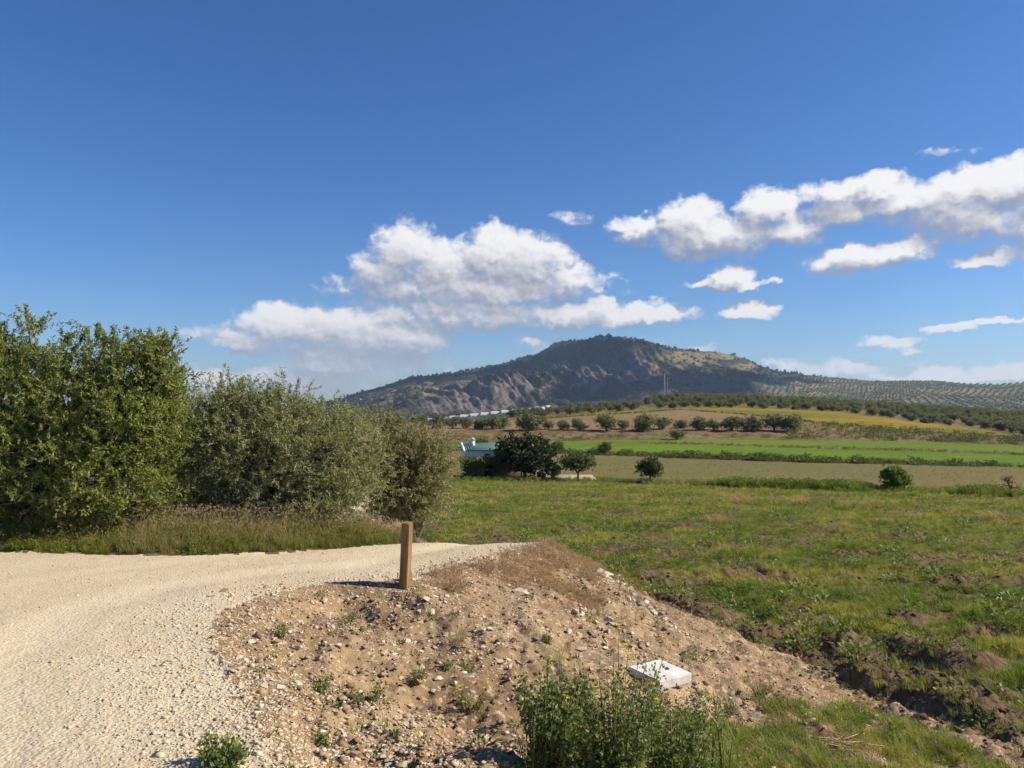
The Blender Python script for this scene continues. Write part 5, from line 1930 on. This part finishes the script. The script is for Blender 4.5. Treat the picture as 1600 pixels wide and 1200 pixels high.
def tunnel(u0, u1, v, y, hgt, label, mat='plastic'):
    """Arched plastic greenhouse, its long side to the camera."""
    a, b = px(u0, v, y), px(u1, v, y)
    g = Geo()
    n = 9
    Lx = b[0] - a[0]
    secs = max(3, int(Lx / 8))
    th1 = np.linspace(0, np.pi, n)
    vs_, q_ = [], []
    for k in range(secs + 1):
        for t_ in th1:
            vs_.append((Lx * k / secs, 14 * (1 - math.cos(t_)) , hgt * math.sin(t_) ** .8 * (1 + (.04 if k % 2 else 0))))
    for k in range(secs):
        for t_ in range(n - 1):
            q_.append((k * n + t_, (k + 1) * n + t_, (k + 1) * n + t_ + 1, k * n + t_ + 1))
    ends = [tuple(range(n))]
    g.add(vs_, q_)
    nn = len(vs_)
    g.add([vs_[i] for i in range(n)] + [(0, 14, 0)], None, [(i, i + 1, n) for i in range(n - 1)])
    g.add([vs_[secs * n + i] for i in range(n)] + [(Lx, 14, 0)], None, [(i + 1, i, n) for i in range(n - 1)])
    o = link('greenhouse', g.mesh('greenhouse', False), M[mat], loc=a - (0, 0, 1))
    return tag(o, label, 'greenhouse')


for i in range(9):
    u0 = 686 + i * 16.2
    v0_ = 654.5 - i * 1.75
    tunnel(u0, u0 + 16.8, v0_, 1150 - i * 6, 3.8, 'long white plastic greenhouse below the cliff, %s of nine from the left' % ORD[i])
for i, (u0, u1, v) in enumerate(((657, 664, 655.5), (667, 673, 656), (675, 681, 656))):
    tunnel(u0, u1, v, 1160, 3.2, 'small white greenhouse, %s of the three left of the long greenhouses' % ORD[i])


def shed(u, v, y, w, h, d, label, wall, roof_):
    p = px(u, v, y)
    o = empty('farm_shed', p, label, 'shed')
    g = Geo()
    g.box((-w / 2, 0, -3), (w / 2, d, h))
    link('wall', g.mesh('wall', False), M[wall], o)
    g = Geo()
    g.add([(-w / 2 - .4, -.5, h), (w / 2 + .4, -.5, h), (w / 2 + .4, d / 2, h + h * .35), (-w / 2 - .4, d / 2, h + h * .35), (-w / 2 - .4, d + .5, h), (w / 2 + .4, d + .5, h)], [(0, 1, 2, 3), (3, 2, 5, 4)], [(0, 3, 4), (1, 5, 2)])
    link('roof', g.mesh('roof', False), M[roof_], o)
    return o

shed(838, 640.5, 1000, 6, 3.5, 9, 'small blue-roofed shed right of the white greenhouses', 'render', 'blue')
shed(847, 640, 1010, 7, 3.0, 9, 'second blue-roofed shed, next to the olives right of the greenhouses', 'render', 'blue')
shed(856, 639, 1000, 5, 3.5, 8, 'small pale shed among the roofs right of the greenhouses', 'render', 'plastic')
pm = on_mountain(563, 624)
shed(563, 625.5, float(pm[1]) - 4, 8, 4, 9, 'tiny white house on the lower left flank of the mountain', 'render', 'plastic')

# guyed lattice mast behind the hill
mb = px(1038.5, 620, 520)
mtop = EYE + (HOR - 583) / F * 520
o = empty('radio_mast', (mb[0], 520, mb[2] - 6), 'thin lattice mast standing behind the hilltop olives', 'mast')
hgt_ = mtop - mb[2] + 6
g = Geo()
for k in range(3):
    a = k * 2.094
    g.tube([(math.cos(a) * .35, math.sin(a) * .35, 0), (math.cos(a) * .28, math.sin(a) * .28, hgt_)], [.09, .09], 4)
for z_ in np.arange(0, hgt_ - 1, 1.0):
    for k in range(3):
        a, a2 = k * 2.094, (k + 1) * 2.094
        g.tube([(math.cos(a) * .32, math.sin(a) * .32, z_), (math.cos(a2) * .32, math.sin(a2) * .32, z_ + 1)], [.03, .03], 3)
link('tower', g.mesh('tower'), M['metal'], o)
g = Geo()
g.tube([(0, 0, hgt_ - .2), (.0, 0, hgt_ + 1.6)], [.05, .04], 4)
g.tube([(-.5, 0, hgt_ - .6), (.5, 0, hgt_ - .6)], [.07, .07], 4)
link('antenna', g.mesh('antenna'), M['metal'], o)
pm2 = px(1043, 620, 540)
o = empty('power_pole', (pm2[0], 540, pm2[2] - 6), 'thinner pole just right of the lattice mast behind the hill', 'pole')
ph = EYE + (HOR - 590) / F * 540 - pm2[2] + 6
g = Geo()
g.tube([(0, 0, 0), (0, 0, ph)], [.14, .09], 6)
link('shaft', g.mesh('shaft'), M['metal'], o)
g = Geo()
g.tube([(-.9, 0, ph - .5), (.9, 0, ph - .5)], [.06, .06], 4)
link('crossarm', g.mesh('crossarm'), M['metal'], o)

# ================================================================== unseen clouds added at the right, shaped to cast shade on the mountain
M['cloud'] = plain_mat('shade_cloud_white', (0.86, 0.86, 0.86), (0.9, 0.9, 0.9), .002, rough=1, spec=0, bump=0)


def shade_cloud(spots, alt, seed):
    r = np.random.default_rng(seed)
    g = Geo()
    ico = bmesh.new()
    bmesh.ops.create_icosphere(ico, subdivisions=3, radius=1)
    iv = np.array([v.co[:] for v in ico.verts])
    it = np.array([[v.index for v in f.verts] for f in ico.faces])
    ico.free()
    sd = np.array(SUN_DIR)
    for (u, v, wx, wy) in spots:
        p = on_mountain(u, v)
        c_ = p + sd * ((alt - p[2]) / sd[2])
        d = 1 + .16 * fbm(iv[:, 0] * 2 + u, iv[:, 1] * 2 + iv[:, 2] * 1.7 + v, 4, seed)[:, None]
        q = iv * d * (wx * p[1] / F * 1.0, wy, min(wx, wy) * .45)
        g.add(q + c_, None, it)
    return link('cloud', g.mesh('cloud'), M['cloud'], kind='stuff')

shade_cloud([(600, 606, 40, 130), (660, 592, 50, 110), (720, 588, 55, 120), (790, 580, 60, 140), (850, 560, 60, 160), (910, 550, 60, 150), (880, 585, 36, 70), (950, 538, 45, 90)], 2100, 801)
shade_cloud([(900, 615, 50, 120), (960, 605, 60, 140), (1040, 600, 60, 170), (1110, 598, 70, 170), (1180, 592, 60, 150), (1240, 600, 40, 140), (960, 575, 30, 80)], 2100, 802)

# ================================================================== air
m, T, out = new_mat('haze_air')
pv_ = T.n('ShaderNodeVolumePrincipled')
pv_.inputs['Color'].default_value = (0.50, 0.70, 1.0, 1)
pv_.inputs['Density'].default_value = 0.00008
pv_.inputs['Anisotropy'].default_value = 0.2
T.link(pv_.outputs[0], out.inputs['Volume'])
g = Geo()
g.box((-4700, -2600, -75), (4700, 5300, 330))
o = link('haze', g.mesh('haze', False), m, kind='stuff')
